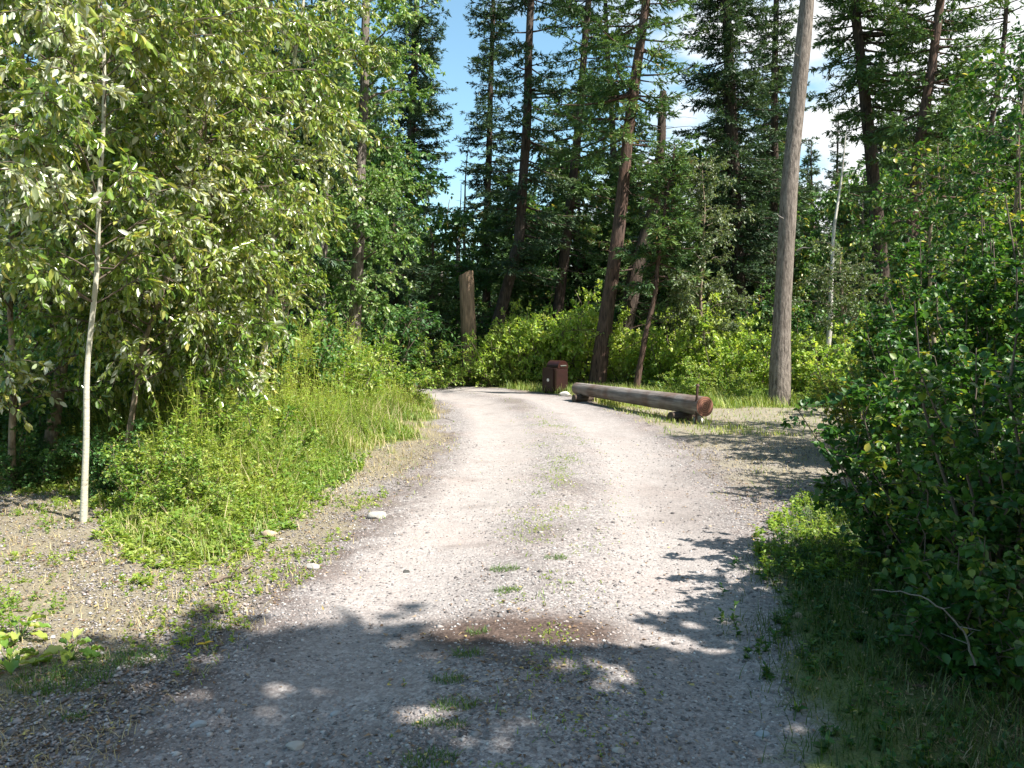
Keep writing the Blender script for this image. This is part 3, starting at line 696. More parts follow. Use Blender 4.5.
# ------------------------------------------------------------------ near left saplings
kw = dict(tmpl=LEAF_OVATE, leaf=(.074, .038), droop=.72, up=.75)
put_broad('aspen_sapling', 'slim pale-barked sapling standing at the edge of the stony clearing, nearest on the left', [(83, 524), (88, 400), (94, 290), (99, 190), (104, 80), (110, -60)], 6.6, 5.0, 6.3, 61, 'aspen_bark', 'aspen_leaf',
          limbs=58, zr=(.36, 1), Ll=(.5, 1.4), twigs=16, tl=(.15, .42), leafn=17, wob=.02, sideb=(-1.2, .35), **kw)
put_broad('aspen_sapling', 'thicker tan sapling trunk leaning right, behind the slim pale one', [(50, 455), (62, 370), (74, 285), (88, 150), (100, 0)], 8.8, 7.0, 13, 62, 'tan_bark', 'aspen_leaf',
          limbs=70, zr=(.16, 1), Ll=(.7, 1.6), twigs=17, tl=(.2, .5), leafn=18, wob=.03, **kw)
put_broad('aspen_sapling', 'arching sapling whose drooping sprays overhang the bright weeds', [(128, 440), (148, 340), (178, 240), (205, 100), (222, -30)], 8.2, 6.0, 6, 63, 'tan_bark', 'aspen_leaf',
          limbs=72, zr=(.16, 1), Ll=(.6, 1.5), twigs=18, tl=(.2, .5), leafn=20, wob=.05, sideb=(0, .15), **kw)
put_broad('aspen_sapling', 'sapling at the left edge of the picture in front of dark brush', [(12, 470), (10, 350), (14, 200), (22, 0)], 7.8, 5.2, 7, 64, 'tan_bark', 'aspen_leaf',
          limbs=60, zr=(.14, .95), Ll=(.5, 1.3), twigs=16, tl=(.15, .45), leafn=17, wob=.03, **kw)
put_broad('aspen_sapling', 'upright pale-trunked aspen at the right end of the sapling row, near the cottonwoods', [(258, 400), (272, 260), (288, 110), (301, 0)], 11, 8.0, 7, 65, 'aspen_bark', 'aspen_leaf',
          limbs=60, zr=(.25, 1), Ll=(.5, 1.1), twigs=17, tl=(.2, .5), leafn=20, wob=.04, **kw)
put_broad('aspen_sapling', 'leafy sapling between the thick tan trunk and the arching one', [(165, 420), (165, 300), (168, 150), (172, 0)], 10.2, 7.0, 6, 66, 'tan_bark', 'aspen_leaf',
          limbs=66, zr=(.12, 1), Ll=(.7, 1.6), twigs=17, tl=(.2, .5), leafn=18, wob=.05, **kw)
put_broad('aspen_sapling', 'short bushy sapling in front of the arching one, leaves catching the sun', [(205, 470), (205, 380), (212, 260)], 8.6, 3.6, 4, 67, 'tan_bark', 'aspen_leaf',
          limbs=40, zr=(.2, 1), Ll=(.4, .95), twigs=14, tl=(.15, .4), leafn=17, wob=.05, **kw)
# darker trees behind the saplings
put_conifer('conifer', 'dark conifer hidden behind the thick tan sapling trunk', [(70, 360), (70, 200)], 16, 12, 14, 1.0, 2.4, 71, 'pine_bark', 'spruce', nb=150, dead=0)
put_conifer('conifer', 'dark conifer showing through the leaves right of the arching sapling', [(235, 360), (238, 200)], 19, 15, 14, 1.2, 2.4, 72, 'pine_bark', 'spruce', nb=160, dead=0)
put_conifer('conifer', 'brown-trunked conifer between the pale aspen and the leafy cottonwood', [(283, 360), (284, 200)], 17, 13, 15, 3.2, 1.9, 73, 'pine_bark', 'spruce', nb=120, dead=12)
put_broad('cottonwood', 'cottonwood crown at the upper left edge behind the saplings', [(-40, 360), (-40, 100)], 14, 8, 14, 74, 'grey_bark', 'cotton_leaf',
          limbs=50, zr=(.12, 1), Ll=(.9, 2.1), twigs=16, tl=(.25, .7), leafn=14, leaf=(.085, .065))
put_broad('cottonwood', 'leafy cottonwood behind the middle of the near saplings', [(150, 360), (150, 100)], 15.5, 11, 13, 75, 'grey_bark', 'cotton_leaf',
          limbs=54, zr=(.12, 1), Ll=(.9, 2.0), twigs=16, tl=(.25, .7), leafn=14, leaf=(.085, .065))

# ------------------------------------------------------------------ trees out of frame to the right: they shade the foreground
for kk_, (x, y, H, Rl, sd) in enumerate([(4.6, -.15, 8.5, 2.0, 81), (7.2, -2.0, 10.5, 2.1, 82), (4.7, 2.1, 4.6, 1.3, 83), (5.8, -4.0, 10, 2.4, 84), (9.5, -3.5, 12.5, 2.4, 85), (2.7, -.9, 8.6, 1.8, 86), (4.0, -2.0, 8.0, 1.9, 87)]):
    rng = np.random.default_rng(sd)
    z = float(hgt(x, y)); P, _ = resample([[0, 0, -.1], [.1, 0, H * .5], [0, .1, H]], 20); P = wobble(P, .08, sd)
    root = empty('cottonwood', (x, y, z), ['leafy cottonwood right of the camera shading the foreground gravel', 'taller cottonwood further right of the camera', 'cottonwood right and behind the camera', 'tall cottonwood far right behind the camera', 'tallest cottonwood off to the right', 'small cottonwood close beside the camera on the right', 'small cottonwood just behind and right of the camera'][kk_], 'tree')
    w, lf = broad_parts(P, .13, rng, limbs=46, zr=(.2, 1), Ll=(Rl * .5, Rl), twigs=26, tl=(.3, .8), leafn=18, leaf=(.15, .12), droop=.4)
    obj('trunk', wood_mesh(w, 'grey_bark'), root)
    obj('crown', mesh_np('crown', lf[0], lf[1], M['cotton_leaf'], rnd=lf[2]), root)

# ------------------------------------------------------------------ bushes on the right
def put_shrub(name, label, px, py, Yd, seed, leafm, group=None, **k):
    p = gnd(px, py) if Yd is None else at(px, 400, Yd)
    o = shrub_proto(name, label, seed, leafm, group, **k)
    o.location = (p[0], p[1], float(hgt(p[0], p[1]))); return o
RT = dict(tmpl=LEAF_OVATE, leaf=(.050, .040), droop=.2)
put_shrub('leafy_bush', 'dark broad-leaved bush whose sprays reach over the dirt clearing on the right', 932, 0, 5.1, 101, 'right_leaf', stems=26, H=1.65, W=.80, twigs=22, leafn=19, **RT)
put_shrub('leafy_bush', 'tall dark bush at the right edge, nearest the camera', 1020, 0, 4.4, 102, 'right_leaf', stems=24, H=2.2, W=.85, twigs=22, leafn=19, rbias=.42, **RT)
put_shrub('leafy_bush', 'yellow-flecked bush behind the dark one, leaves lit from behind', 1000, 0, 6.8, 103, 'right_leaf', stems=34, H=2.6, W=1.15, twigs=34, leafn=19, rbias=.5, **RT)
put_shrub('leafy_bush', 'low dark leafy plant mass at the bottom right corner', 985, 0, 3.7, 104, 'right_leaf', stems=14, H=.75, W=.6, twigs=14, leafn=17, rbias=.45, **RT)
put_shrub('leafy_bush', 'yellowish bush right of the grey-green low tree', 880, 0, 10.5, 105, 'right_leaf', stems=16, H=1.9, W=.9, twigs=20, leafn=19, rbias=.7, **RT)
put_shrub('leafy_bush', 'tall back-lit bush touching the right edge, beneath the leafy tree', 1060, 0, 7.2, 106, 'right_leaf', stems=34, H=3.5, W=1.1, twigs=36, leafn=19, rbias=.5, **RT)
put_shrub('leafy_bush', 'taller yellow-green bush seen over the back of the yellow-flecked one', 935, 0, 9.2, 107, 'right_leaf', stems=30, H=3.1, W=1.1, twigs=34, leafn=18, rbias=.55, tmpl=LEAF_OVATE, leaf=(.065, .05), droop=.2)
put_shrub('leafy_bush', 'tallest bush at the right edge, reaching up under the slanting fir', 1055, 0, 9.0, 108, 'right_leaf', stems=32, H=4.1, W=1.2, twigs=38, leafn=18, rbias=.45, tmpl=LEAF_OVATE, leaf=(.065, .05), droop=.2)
# bare pale branch arching out of the bush
def stick(name, label, pts, r0, r1, mat, cat='branch', ns=7, seed=0):
    P, _ = resample(np.array(pts), 18); r = np.random.default_rng(seed); P[1:-1] += r.normal(0, r0 * .5, (16, 3))
    b = P[0].copy(); V, Q = tubes((P - b)[None], np.linspace(r0, r1, 18)[None], ns)
    # small side twigs
    n = 4; s = np.linspace(0, 1, 4); k = r.integers(3, 16, n); D = rdir(n, r); D[:, 2] = abs(D[:, 2])
    B = (P - b)[k][:, None] + D[:, None] * (r.uniform(.03, .12, n)[:, None] * s)[..., None]
    Vb, Qb = tubes(B, np.full((n, 1), r1 * .8) * (1 - .5 * s)[None], 4)
    o = obj(name, mesh_np(name, *join([(V, Q), (Vb, Qb)]), M[mat], smooth=True), loc=b); return tag(o, label, cat)
M['pale_stick'] = plain_mat('pale_dead_wood', (.20, .185, .165), .8, .3, 20)
stick('bare_branch', 'bare pale branch arching out of the dark right-hand bush', [at(975, 665, 3.2), at(966, 634, 3.15), at(942, 608, 3.1), at(920, 596, 3.1), at(900, 592, 3.1), at(872, 590, 3.1)], .0045, .0018, 'pale_stick', seed=2)
def gst(pts, lift=.012): return [[*gnd(px, py)[:2], float(hgt(*gnd(px, py)[:2])) + lift] for px, py in pts]
stick('fallen_branch', 'bent brown stick lying on the gravel at the left road edge', gst([(205, 586), (222, 580), (238, 576), (252, 569)], .02), .012, .006, 'twig', seed=3)
stick('fallen_branch', 'thin brown stick lying left of the road between weeds and gravel', gst([(190, 614), (215, 612), (240, 615)], .015), .007, .004, 'twig', seed=4)

# ------------------------------------------------------------------ bright understorey behind the clearing
protos = [shrub_proto('bright_shrub', 'x', 200 + i, 'shrub_leaf', stems=18, H=1.0, W=.62, twigs=20, leafn=17, leaf=(.042, .026), rbias=[.5, .62, .42][i]) for i in range(3)]
gproto = [shrub_proto('leafy_shrub', 'x', 210 + i, 'herb_leaf', stems=18, H=1.0, W=.6, twigs=20, leafn=16, leaf=(.042, .026)) for i in range(2)]
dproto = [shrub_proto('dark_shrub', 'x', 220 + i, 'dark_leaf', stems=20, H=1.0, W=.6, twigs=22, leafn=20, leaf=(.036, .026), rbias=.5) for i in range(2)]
# (proto kind, px, depth, height, label)
SH = [
 ('b', 500, 22.9, 2.32, 'bright green shrub at the foot of the curved dark conifer'),
 ('b', 528, 23.2, 2.93, 'tall yellow-green shrub just left of the bin'),
 ('b', 552, 23.4, 3.29, 'bright shrub directly behind the bin'),
 ('b', 578, 23.2, 2.93, 'bright shrub between the bin and the tallest reddish pine'),
 ('g', 545, 22.8, 1.30, 'low green shrub touching the back of the bin'),
 ('b', 625, 22.8, 2.32, 'yellow-green shrub between the reddish pine and the broken trunk'),
 ('b', 655, 21.9, 2.44, 'bright shrub right of the thin leaning trunk'),
 ('b', 678, 21.5, 2.81, 'tall bright shrub behind the sawn end of the log'),
 ('b', 704, 21.8, 3.05, 'yellow-green shrub below the pale-leaved young tree'),
 ('b', 728, 20.5, 2.44, 'bright shrub right of the sawn end of the log'),
 ('b', 752, 21.0, 2.44, 'bright shrub touching the left of the bare grey trunk'),
 ('g', 690, 18.6, 1.00, 'low green shrub right behind the iron rod'),
 ('g', 735, 18.0, 0.80, 'low green shrub on the clearing edge left of the bare trunk'),
 ('b', 806, 18.8, 2.07, 'bright shrub touching the right of the bare grey trunk'),
 ('b', 828, 17.8, 1.83, 'yellow-green shrub between bare trunk and right-hand bush'),
 ('b', 853, 17.0, 2.07, 'yellow-green shrub furthest right behind the clearing'),
 ('g', 815, 16.8, 0.60, 'low green shrub at the clearing edge, right of the bare trunk'),
 ('g', 480, 22.8, 0.80, 'low green shrub at the foot of the tall stump'),
 ('g', 452, 23.2, 1.00, 'green shrub left of the tall stump'),
 ('g', 425, 22.0, 1.60, 'green shrub at the road bend left of the stump'),
 ('g', 515, 22.6, 0.90, 'low green shrub by the road left of the bin'),
 ('d', 440, 27.5, 2.60, 'dark shrub in shade behind the stump'),
 ('d', 404, 22.5, 2.90, 'dark shrub right of the leafy cottonwood'),
 ('d', 375, 21.0, 3.10, 'dark shrub at the foot of the leafy cottonwood'),
 ('d', 465, 30, 3.20, 'dark shrub under the blue sky gap'),
 ('d', 540, 31, 3.60, 'dark shrub in the shade behind the bin shrubs'),
 ('d', 600, 30, 3.60, 'dark shrub behind the reddish pine'),
 ('d', 665, 29, 3.40, 'dark shrub behind the broken trunk'),
 ('d', 760, 28, 3.60, 'dark shrub in deep shade left of the bare trunk'),
 ('d', 815, 26, 3.40, 'dark shrub behind the white snag'),
 ('d', 880, 23, 3.20, 'dark shrub below the left-slanting fir'),
 ('d', 950, 20, 3.20, 'dark shrub below the right-slanting fir'),
 ('g', 905, 14.5, 1.90, 'green shrub seen through the gap above the dark bush'),
 ('g', 380, 16.5, 1.60, 'green shrub at the right end of the bright weeds'),
 ('g', 352, 14.5, 1.70, 'green leafy shrub rising from the weeds below the cottonwood'),
 ('g', 318, 13.0, 1.90, 'green leafy shrub in the weeds left of the cottonwood trunk'),
 ('d', 285, 12.5, 2.30, 'dark shrub behind the weeds under the pale-trunked aspen'),
 ('d', 225, 11.5, 2.20, 'dark shrub behind the short bushy sapling'),
 ('d', 170, 10.8, 2.20, 'dark shrub under the arching sapling'),
 ('d', 110, 9.8, 1.70, 'dark shrub right of the thick tan sapling trunk'),
 ('d', 55, 10.5, 2.00, 'dark shrub behind the thick tan sapling trunk'),
 ('d', 5, 9.0, 1.50, 'dark shrub at the left edge of the picture'),
 ('d', 28, 8.0, 0.80, 'low dark shrub left of the slim pale sapling'),
 ('d', 115, 7.6, 0.75, 'low dark shrub right of the slim pale sapling'),
 ('g', 150, 6.9, 0.75, 'leafy green plant clump at the left corner of the bright weeds'),
 ('g', 195, 6.7, 0.60, 'leafy green clump at the front of the weeds, beside the stick'),
 ('g', 235, 8.2, 1.00, 'leafy green clump in the middle of the bright weeds'),
 ('d', -60, 11, 3.00, 'dark shrub just beyond the left edge'),
]
cnt = {'b': 0, 'g': 0, 'd': 0}; first = set()
grp = {'b': 'bright shrubs along the back of the clearing', 'g': 'green shrubs along the road edges', 'd': 'dark shrubs in the shade of the wood'}
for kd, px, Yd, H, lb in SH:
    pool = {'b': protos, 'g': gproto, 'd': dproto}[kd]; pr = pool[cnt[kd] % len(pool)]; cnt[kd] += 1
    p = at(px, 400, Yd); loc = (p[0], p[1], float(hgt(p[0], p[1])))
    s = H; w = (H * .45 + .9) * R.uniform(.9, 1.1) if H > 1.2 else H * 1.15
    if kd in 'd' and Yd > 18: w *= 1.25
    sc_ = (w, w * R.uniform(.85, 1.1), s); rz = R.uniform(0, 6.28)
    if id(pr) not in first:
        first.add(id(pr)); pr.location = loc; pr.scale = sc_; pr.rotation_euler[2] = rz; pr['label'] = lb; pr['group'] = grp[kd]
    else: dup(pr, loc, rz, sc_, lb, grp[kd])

# ------------------------------------------------------------------ distant wood
def distant():
    rng = np.random.default_rng(5); W = []; Nn_ = []; o = 0
    base = []
    for i in range(3):
        P, _ = resample([[0, 0, -.2], [0, 0, 12]], 12)
        base.append(conifer_parts(P, .16, .8, 2.3, rng, nb=110, dens=.75, sprayk=9, blade=(.32, .11), dead=0, shape=.9))
    prof_x = [-200, 380, 400, 435, 480, 520, 640, 660, 690, 760, 800, 860, 880, 1250]
    prof_y = [60, 90, 200, 238, 235, 200, 190, 205, 190, 130, 175, 170, 110, 60]
    wv, wq, nv, nq, nr = [], [], [], [], []; ow = on = 0
    for row, Yd in enumerate((42, 50, 60)):
        for px in np.arange(-250, 1300, [44, 34, 27][row]):
            px = px + rng.uniform(-12, 12); yt = np.interp(px, prof_x, prof_y) + rng.uniform(-25, 30) + (10 if yt_low(px) else 0)
            p = at(px, yt, Yd + rng.uniform(-3, 3)); z = float(hgt(p[0], p[1])); H = p[2] - z
            if H < 2: continue
            (w, q_), (lv, lq, lr) = base[rng.integers(3)]
            a = rng.uniform(0, 6.28); c, s = cos(a), sin(a); sx = .55 + .45 * H / 12
            Rm_ = np.array([[c, -s, 0], [s, c, 0], [0, 0, 1]])
            f = lambda v_: (v_ * [sx, sx, H / 12]) @ Rm_.T + [p[0], p[1], z]
            wv.append(f(w)); wq.append(q_ + ow); ow += len(w)
            nv.append(f(lv)); nq.append(lq + on); on += len(lv); nr.append(lr)
    a_, b_ = np.concatenate(wv), np.concatenate(wq); c_, d_ = np.concatenate(nv), np.concatenate(nq)
    V = np.concatenate([a_, c_]); Q = np.concatenate([b_, d_ + len(a_)])
    me = mesh_np('distant_wood', V, Q, rnd=np.concatenate([np.full(len(b_), .4), np.concatenate(nr)]), mats=[M['pine_bark'], M['spruce']], midx=np.r_[np.zeros(len(b_)), np.ones(len(d_))])
    return tag(obj('distant_wood', me), 'far dark conifer wood closing the view behind the nearer trees', 'wood', kind='stuff')
def yt_low(px): return 430 < px < 480
distant()

# ------------------------------------------------------------------ grasses and weeds
def blades(P, h, w, rng, lean=.5, bend=.35):
    n = len(P); a = rng.uniform(0, 2 * pi, n)
    o = np.stack([np.cos(a), np.sin(a), np.zeros(n)], -1); sd = np.stack([-np.sin(a), np.cos(a), np.zeros(n)], -1)
    ln = rng.uniform(.1, lean, n)[:, None]; bd = rng.uniform(0, bend, n)[:, None]; up = np.array([0, 0, 1.])
    hh = h[:, None]; ww = w[:, None] / 2
    m1 = P + up * hh * .5 + o * hh * ln * .45; tp = P + up * hh * (1 - bd * .5) + o * hh * (ln + bd)
    V = np.stack([P - sd * ww, P + sd * ww, m1 + sd * ww * .8, m1 - sd * ww * .8, tp + sd * ww * .12, tp - sd * ww * .12], 1)
    q = np.array([[0, 1, 2, 3], [3, 2, 4, 5]])[None] + (np.arange(n) * 6)[:, None, None]
    return V.reshape(-1, 3), q.reshape(-1, 4)
def grass_obj(name, x, y, h, w, mat, label, rng, rb=.45, cat='grass', lean=.5, root=None):
    P = np.stack([x, y, hgt(x, y) - .01], -1)
    V, Q = blades(P, h, w, rng, lean)
    rn = np.clip(rng.normal(rb, .2, len(x)) + (fbm(x * 1.7, y * 1.7, 8) - .5) * .8, 0, 1)
    o = obj(name, mesh_np(name, V, Q, M[mat], rnd=np.repeat(rn, 2)))
    return tag(o, label, cat, kind='stuff')
rg = np.random.default_rng(77)
# left verge: tall grass
n = 150000; y = 5.2 + 17 * rg.uniform(0, 1, n) ** 1.25; x = rg.uniform(-6.5, -1.0, n)
v = veg_left(x, y); k = (v > -.12) & (rg.uniform(0, 1, n) < sstep(-.15, .3, v) * np.where(v > 2.2, .25, 1) * .95); x, y, v = x[k], y[k], v[k]
dens_shade = (x < -3.6) & (y < 9)
k = ~dens_shade | (rg.uniform(0, 1, len(x)) < .2); x, y, v = x[k], y[k], v[k]
h = (.12 + .5 * sstep(0, 1.6, v)) * rg.uniform(.5, 1.25, len(x))
grass_obj('verge_grass', x, y, h, .006 + .0006 * y, 'weed_grass' if 'weed_grass' in M else 'grass', 'long yellow-green grass along the left side of the road', rg, .45)
# leafy weeds in the verge
def weeds(name, x, y, H, label, mat, rng, lpn=16, leaf=(.05, .014), rb=.45):
    n = len(x); P0 = np.stack([x, y, hgt(x, y) - .02], -1); K = 5; s = np.linspace(0, 1, K)
    ln = rng.normal(0, .12, (n, 2)); P = np.zeros((n, K, 3)); P[:] = P0[:, None]
    P[:, :, :2] += ln[:, None] * (H[:, None] * s ** 1.6)[..., None]; P[:, :, 2] += H[:, None] * s
    Vs, Qs = tubes(P, (.0022 + .0012 * H)[:, None] * (1 - .6 * s), 3)
    ci = np.repeat(np.arange(n), lpn); C = len(ci); w = rng.uniform(.12, 1, C) ** .75; f = np.minimum(w, .999) * (K - 1); k0 = f.astype(int); fr = (f - k0)[:, None]
    PP = P[ci, k0] * (1 - fr) + P[ci, k0 + 1] * fr
    a = rng.uniform(0, 2 * pi, C); dd = norm(np.stack([np.cos(a), np.sin(a), rng.normal(.35, .35, C)], -1))
    Nn = norm(np.array([0, 0, 1.]) + rng.normal(0, .4, (C, 3)))
    L = leaf[0] * rng.uniform(.6, 1.4, C) * (1.2 - .5 * w) * (.7 + .5 * H[ci]); Wd = L * leaf[1] / leaf[0]
    rn = np.clip(rng.normal(rb, .17, C) + (fbm(x * 1.1, y * 1.1, 44) - .5)[ci] * .9, 0, 1)
    lv, lq, lr = leaves(PP, dd, Nn, L, Wd, LEAF_NARROW, rn)
    V = np.concatenate([Vs, lv]); Q = np.concatenate([Qs, lq + len(Vs)])
    o = obj(name, mesh_np(name, V, Q, M[mat], rnd=np.r_[np.full(len(Qs), .9), lr])); return tag(o, label, 'weeds', kind='stuff')
n = 16000; y = 5.3 + 15.5 * rg.uniform(0, 1, n) ** 1.2; x = rg.uniform(-6, -1.5, n); v = veg_left(x, y)
cl = fbm(x * 1.2, y * 1.2, 12); k = (v > .1) & (rg.uniform(0, 1, n) < sstep(.3, .55, cl + .12 * (v > .5)) * sstep(4.0, 2.0, v)) & ~((x < -3.8) & (y < 9.5) & (rg.uniform(0, 1, n) < .75))
x, y, v, cl = x[k], y[k], v[k], cl[k]
H = (.14 + 1.15 * sstep(.1, 2.0, v)) * rg.uniform(.45, 1.25, len(x)) * (.45 + 1.0 * fbm(x * .9, y * .9, 19))
weeds('roadside_weeds', x, y, H, 'bright yellow-green leafy weeds massed on the left verge', 'weed_leaf', rg, 18, (.055, .017))
# low herbs at the front of the verge
n = 8000; y = 5.2 + 4.8 * rg.uniform(0, 1, n); x = rg.uniform(-6, -1.7, n); v = veg_left(x, y)
k = (v > -.3) & (v < 1.8) & (rg.uniform(0, 1, n) < .5 + .5 * sstep(-.2, .3, v)); x, y, v = x[k], y[k], v[k]
weeds('low_herbs', x, y, (.07 + .32 * sstep(-.2, .9, v)) * rg.uniform(.5, 1.3, len(x)), 'low green broad-leaved herbs at the front of the left verge', 'herb_leaf', rg, 10, (.06, .034), .5)
# dry grass fringes both sides and sparse in clearing
n = 60000; y = 2.4 + 15 * rg.uniform(0, 1, n) ** 1.3; x = rg.uniform(-1, 1, n) * (.7 * y + .4); off, d = road_dist(x, y); v = veg_left(x, y)
cl = fbm(x * 1.6, y * 1.6, 15); c2 = fbm(x * 6, y * 6, 16)
k = (d > 1.45) & (v < .4) & (rg.uniform(0, 1, n) < sstep(.36, .58, cl) * sstep(.35, .58, c2) * .85) & (x < 5.5)
x1, y1 = x[k], y[k]
grass_obj('dry_grass', x1, y1, rg.uniform(.02, .075, len(x1)), np.full(len(x1), .0022) + .0006 * y1, 'dry_grass', 'short straw-coloured grass on the road shoulders', rg, .5, lean=1.3)
# short green grass, road centre + left clearing
n = 90000; y = 2.3 + 18 * rg.uniform(0, 1, n) ** 1.3; x = rg.uniform(-1, 1, n) * (.7 * y + .4); off, d = road_dist(x, y); v = veg_left(x, y)
cl = fbm(x * 2.1, y * 2.1, 25); c2 = fbm(x * 9, y * 9, 26)
pc = np.exp(-(d / .3) ** 2) * sstep(.5, .62, cl) * .5
pc = np.maximum(pc, (d > 1.4) * sstep(.5, .7, cl) * .7 * (v < .4))
pc = np.maximum(pc, .8 * (d > 2.0) * (y > 12.5) * sstep(.35, .6, cl))
k = (rg.uniform(0, 1, n) < pc * sstep(.45, .6, c2)) & (x < 6)
x1, y1 = x[k], y[k]
grass_obj('short_grass', x1, y1, rg.uniform(.015, .06, len(x1)), .004 + .0006 * y1, 'grass', 'sparse short green grass in the road centre and clearing', rg, .35, lean=.9)
# right verge, shaded
n = 60000; y = 2.2 + 5.5 * rg.uniform(0, 1, n); x = rg.uniform(.8, 5.2, n)
re = np.interp(y, [0, 2.9, 4.4, 5.6, 6.6, 8], [.85, .85, 1.2, 1.55, 2.2, 3.6]); e = x - re + .08 + (fbm(x * 2, y * 2, 66) - .5) * .6
k = (e > 0) & (rg.uniform(0, 1, n) < sstep(0, .5, e) * sstep(.3, .55, fbm(x * 3, y * 3, 67) + .1)); x1, y1 = x[k], y[k]
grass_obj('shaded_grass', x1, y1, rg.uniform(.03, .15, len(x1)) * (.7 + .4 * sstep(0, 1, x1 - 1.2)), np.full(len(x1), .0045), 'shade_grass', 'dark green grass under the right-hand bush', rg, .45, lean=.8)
k = (R.uniform(0, 1, len(x1)) < .05); weeds('shaded_herbs', x1[k], y1[k], R.uniform(.03, .14, k.sum()), 'small leafy herbs in the dark grass on the right', 'right_leaf', rg, 12, (.05, .028), .45)
# grass round the log and beyond
n = 50000; y = rg.uniform(12, 22, n); x = rg.uniform(-.5, 8.5, n); off, d = road_dist(x, y)
logd = np.abs((x - 1.5) * .94 + (y - 18.3) * .343)
pc = np.where(logd < .5, .6, .10) * (y < 18.6) + (y > 16.3 + .3 * (fbm(x, y, 3) - .5)) * .8
k = (d > 1.7) & (rg.uniform(0, 1, n) < pc * sstep(.3, .55, fbm(x * 2, y * 2, 71) + .1)); x1, y1 = x[k], y[k]
h = np.where(y1 > 16.4, rg.uniform(.05, .3, len(x1)), rg.uniform(.03, .11, len(x1)))
grass_obj('clearing_grass', x1, y1, h, np.full(len(x1), .014), 'grass', 'yellow-green grass around the log and the far edge of the clearing', rg, .5)
# sparse small weeds over the stony clearing and the sunlit corner by the bush
n = 6000; y = 3.6 + 4.5 * rg.uniform(0, 1, n); x = rg.uniform(-6, -1.2, n); off, d = road_dist(x, y); v = veg_left(x, y)
k = (d > 1.5) & (v < .2) & (rg.uniform(0, 1, n) < sstep(.42, .6, fbm(x * 2.2, y * 2.2, 101))) ; x, y = x[k], y[k]
weeds('clearing_weeds', x, y, rg.uniform(.02, .09, len(x)), 'small sparse weeds among the stones of the left clearing', 'weed_leaf', rg, 9, (.035, .018), .35)
n = 1500; y = rg.uniform(5.0, 7.6, n); x = 1.2 + rg.uniform(0, 2.2, n); e = x - np.interp(y, [5, 5.6, 6.4, 7.6], [1.6, 1.7, 2.0, 2.8])
k = (e > 0) & (rg.uniform(0, 1, n) < sstep(.35, .55, fbm(x * 3, y * 3, 103) + .08)); x, y = x[k], y[k]
weeds('sunlit_weeds', x, y, rg.uniform(.03, .15, len(x)), 'sunlit yellow-green weeds in front of the right-hand bush', 'weed_leaf', rg, 12, (.055, .028), .4)
n = 11000; y = 2.5 + 12 * rg.uniform(0, 1, n) ** 1.3; x = np.interp(y, RYp[::-1], RX[::-1]) + rg.normal(0, .24, n)
k = rg.uniform(0, 1, n) < sstep(.5, .66, fbm(x * 4, y * 3, 111)); x, y = x[k], y[k]
weeds('road_crown_weeds', x, y, rg.uniform(.008, .045, len(x)), 'tiny sparse weeds along the crown of the road', 'weed_leaf', rg, 7, (.022, .010), .25)
# dry stalks fringing the verge
n = 9000; y = 5.4 + 13 * rg.uniform(0, 1, n) ** 1.2; x = rg.uniform(-4.5, -1.0, n); v = veg_left(x, y)
k = (v > -.35) & (v < .9) & (rg.uniform(0, 1, n) < .55); x, y, v = x[k], y[k], v[k]
grass_obj('dry_stalks', x, y, (.08 + .45 * sstep(-.3, .9, v)) * rg.uniform(.4, 1.3, len(x)), .004 + .0005 * y, 'dry_grass', 'dry straw stalks fringing the left verge', rg, .6, lean=.7)
# leaf litter
n = 26000; y = 2.3 + 10 * rg.uniform(0, 1, n) ** 1.4; x = rg.uniform(-1, 1, n) * (.7 * y + .4); off, d = road_dist(x, y)
pc = np.where(d > 1.5, .8, .05) + .8 * np.exp(-((x / .5) ** 2)) * (y < 4.6) * (fbm(x * 2, y * 2, 81) > .5) + 1.0 * ((x < -2.6) & (y > 5.5)); k = rg.uniform(0, 1, n) < pc; x, y = x[k], y[k]; n = len(x)
P = np.stack([x, y, hgt(x, y) + .012], -1); D = rdir(n, rg); D[:, 2] *= .25; Nn = norm(np.array([0, 0, 1.]) + rg.normal(0, .35, (n, 3)))
lv, lq, lr = leaves(P, D, Nn, rg.uniform(.012, .04, n), rg.uniform(.006, .018, n), LEAF_NARROW, rg.uniform(0, 1, n))
tag(obj('leaf_litter', mesh_np('leaf_litter', lv, lq, M['litter'], rnd=lr)), 'brown fallen leaves and chips scattered on the ground', 'litter', kind='stuff')

# green tufts growing on the road's crown
TU = [(430, 764, .10, 'grass tuft at the very bottom of the picture, on the road crown'),
      (452, 729, .06, 'second grass tuft up from the bottom on the road crown'),
      (455, 709, .10, 'widest grass tuft in the shaded road centre'),
      (427, 726, .06, 'grass tuft left of the second tuft on the road crown'),
      (450, 682, .08, 'round grass tuft just below the dark soil patch'),
      (468, 656, .08, 'grass tuft touching the left end of the dark soil patch'),
      (477, 634, .06, 'small grass tuft on top of the dark soil patch'),
      (505, 571, .10, 'sunlit yellow-green tuft at the road centre, left of its neighbours'),
      (556, 562, .08, 'sunlit tuft at the right of the road centre strip'),
      (507, 594, .08, 'sunlit tuft just above the shadow edge on the road'),
      (60, 682, .22, 'wide pale green tuft beneath the broad-leaved weed at lower left'),
      (128, 662, .18, 'flat grass tuft right of the broad-leaved weed at lower left'),
      (75, 718, .05, 'tiny tuft in the shaded gravel at lower left')]
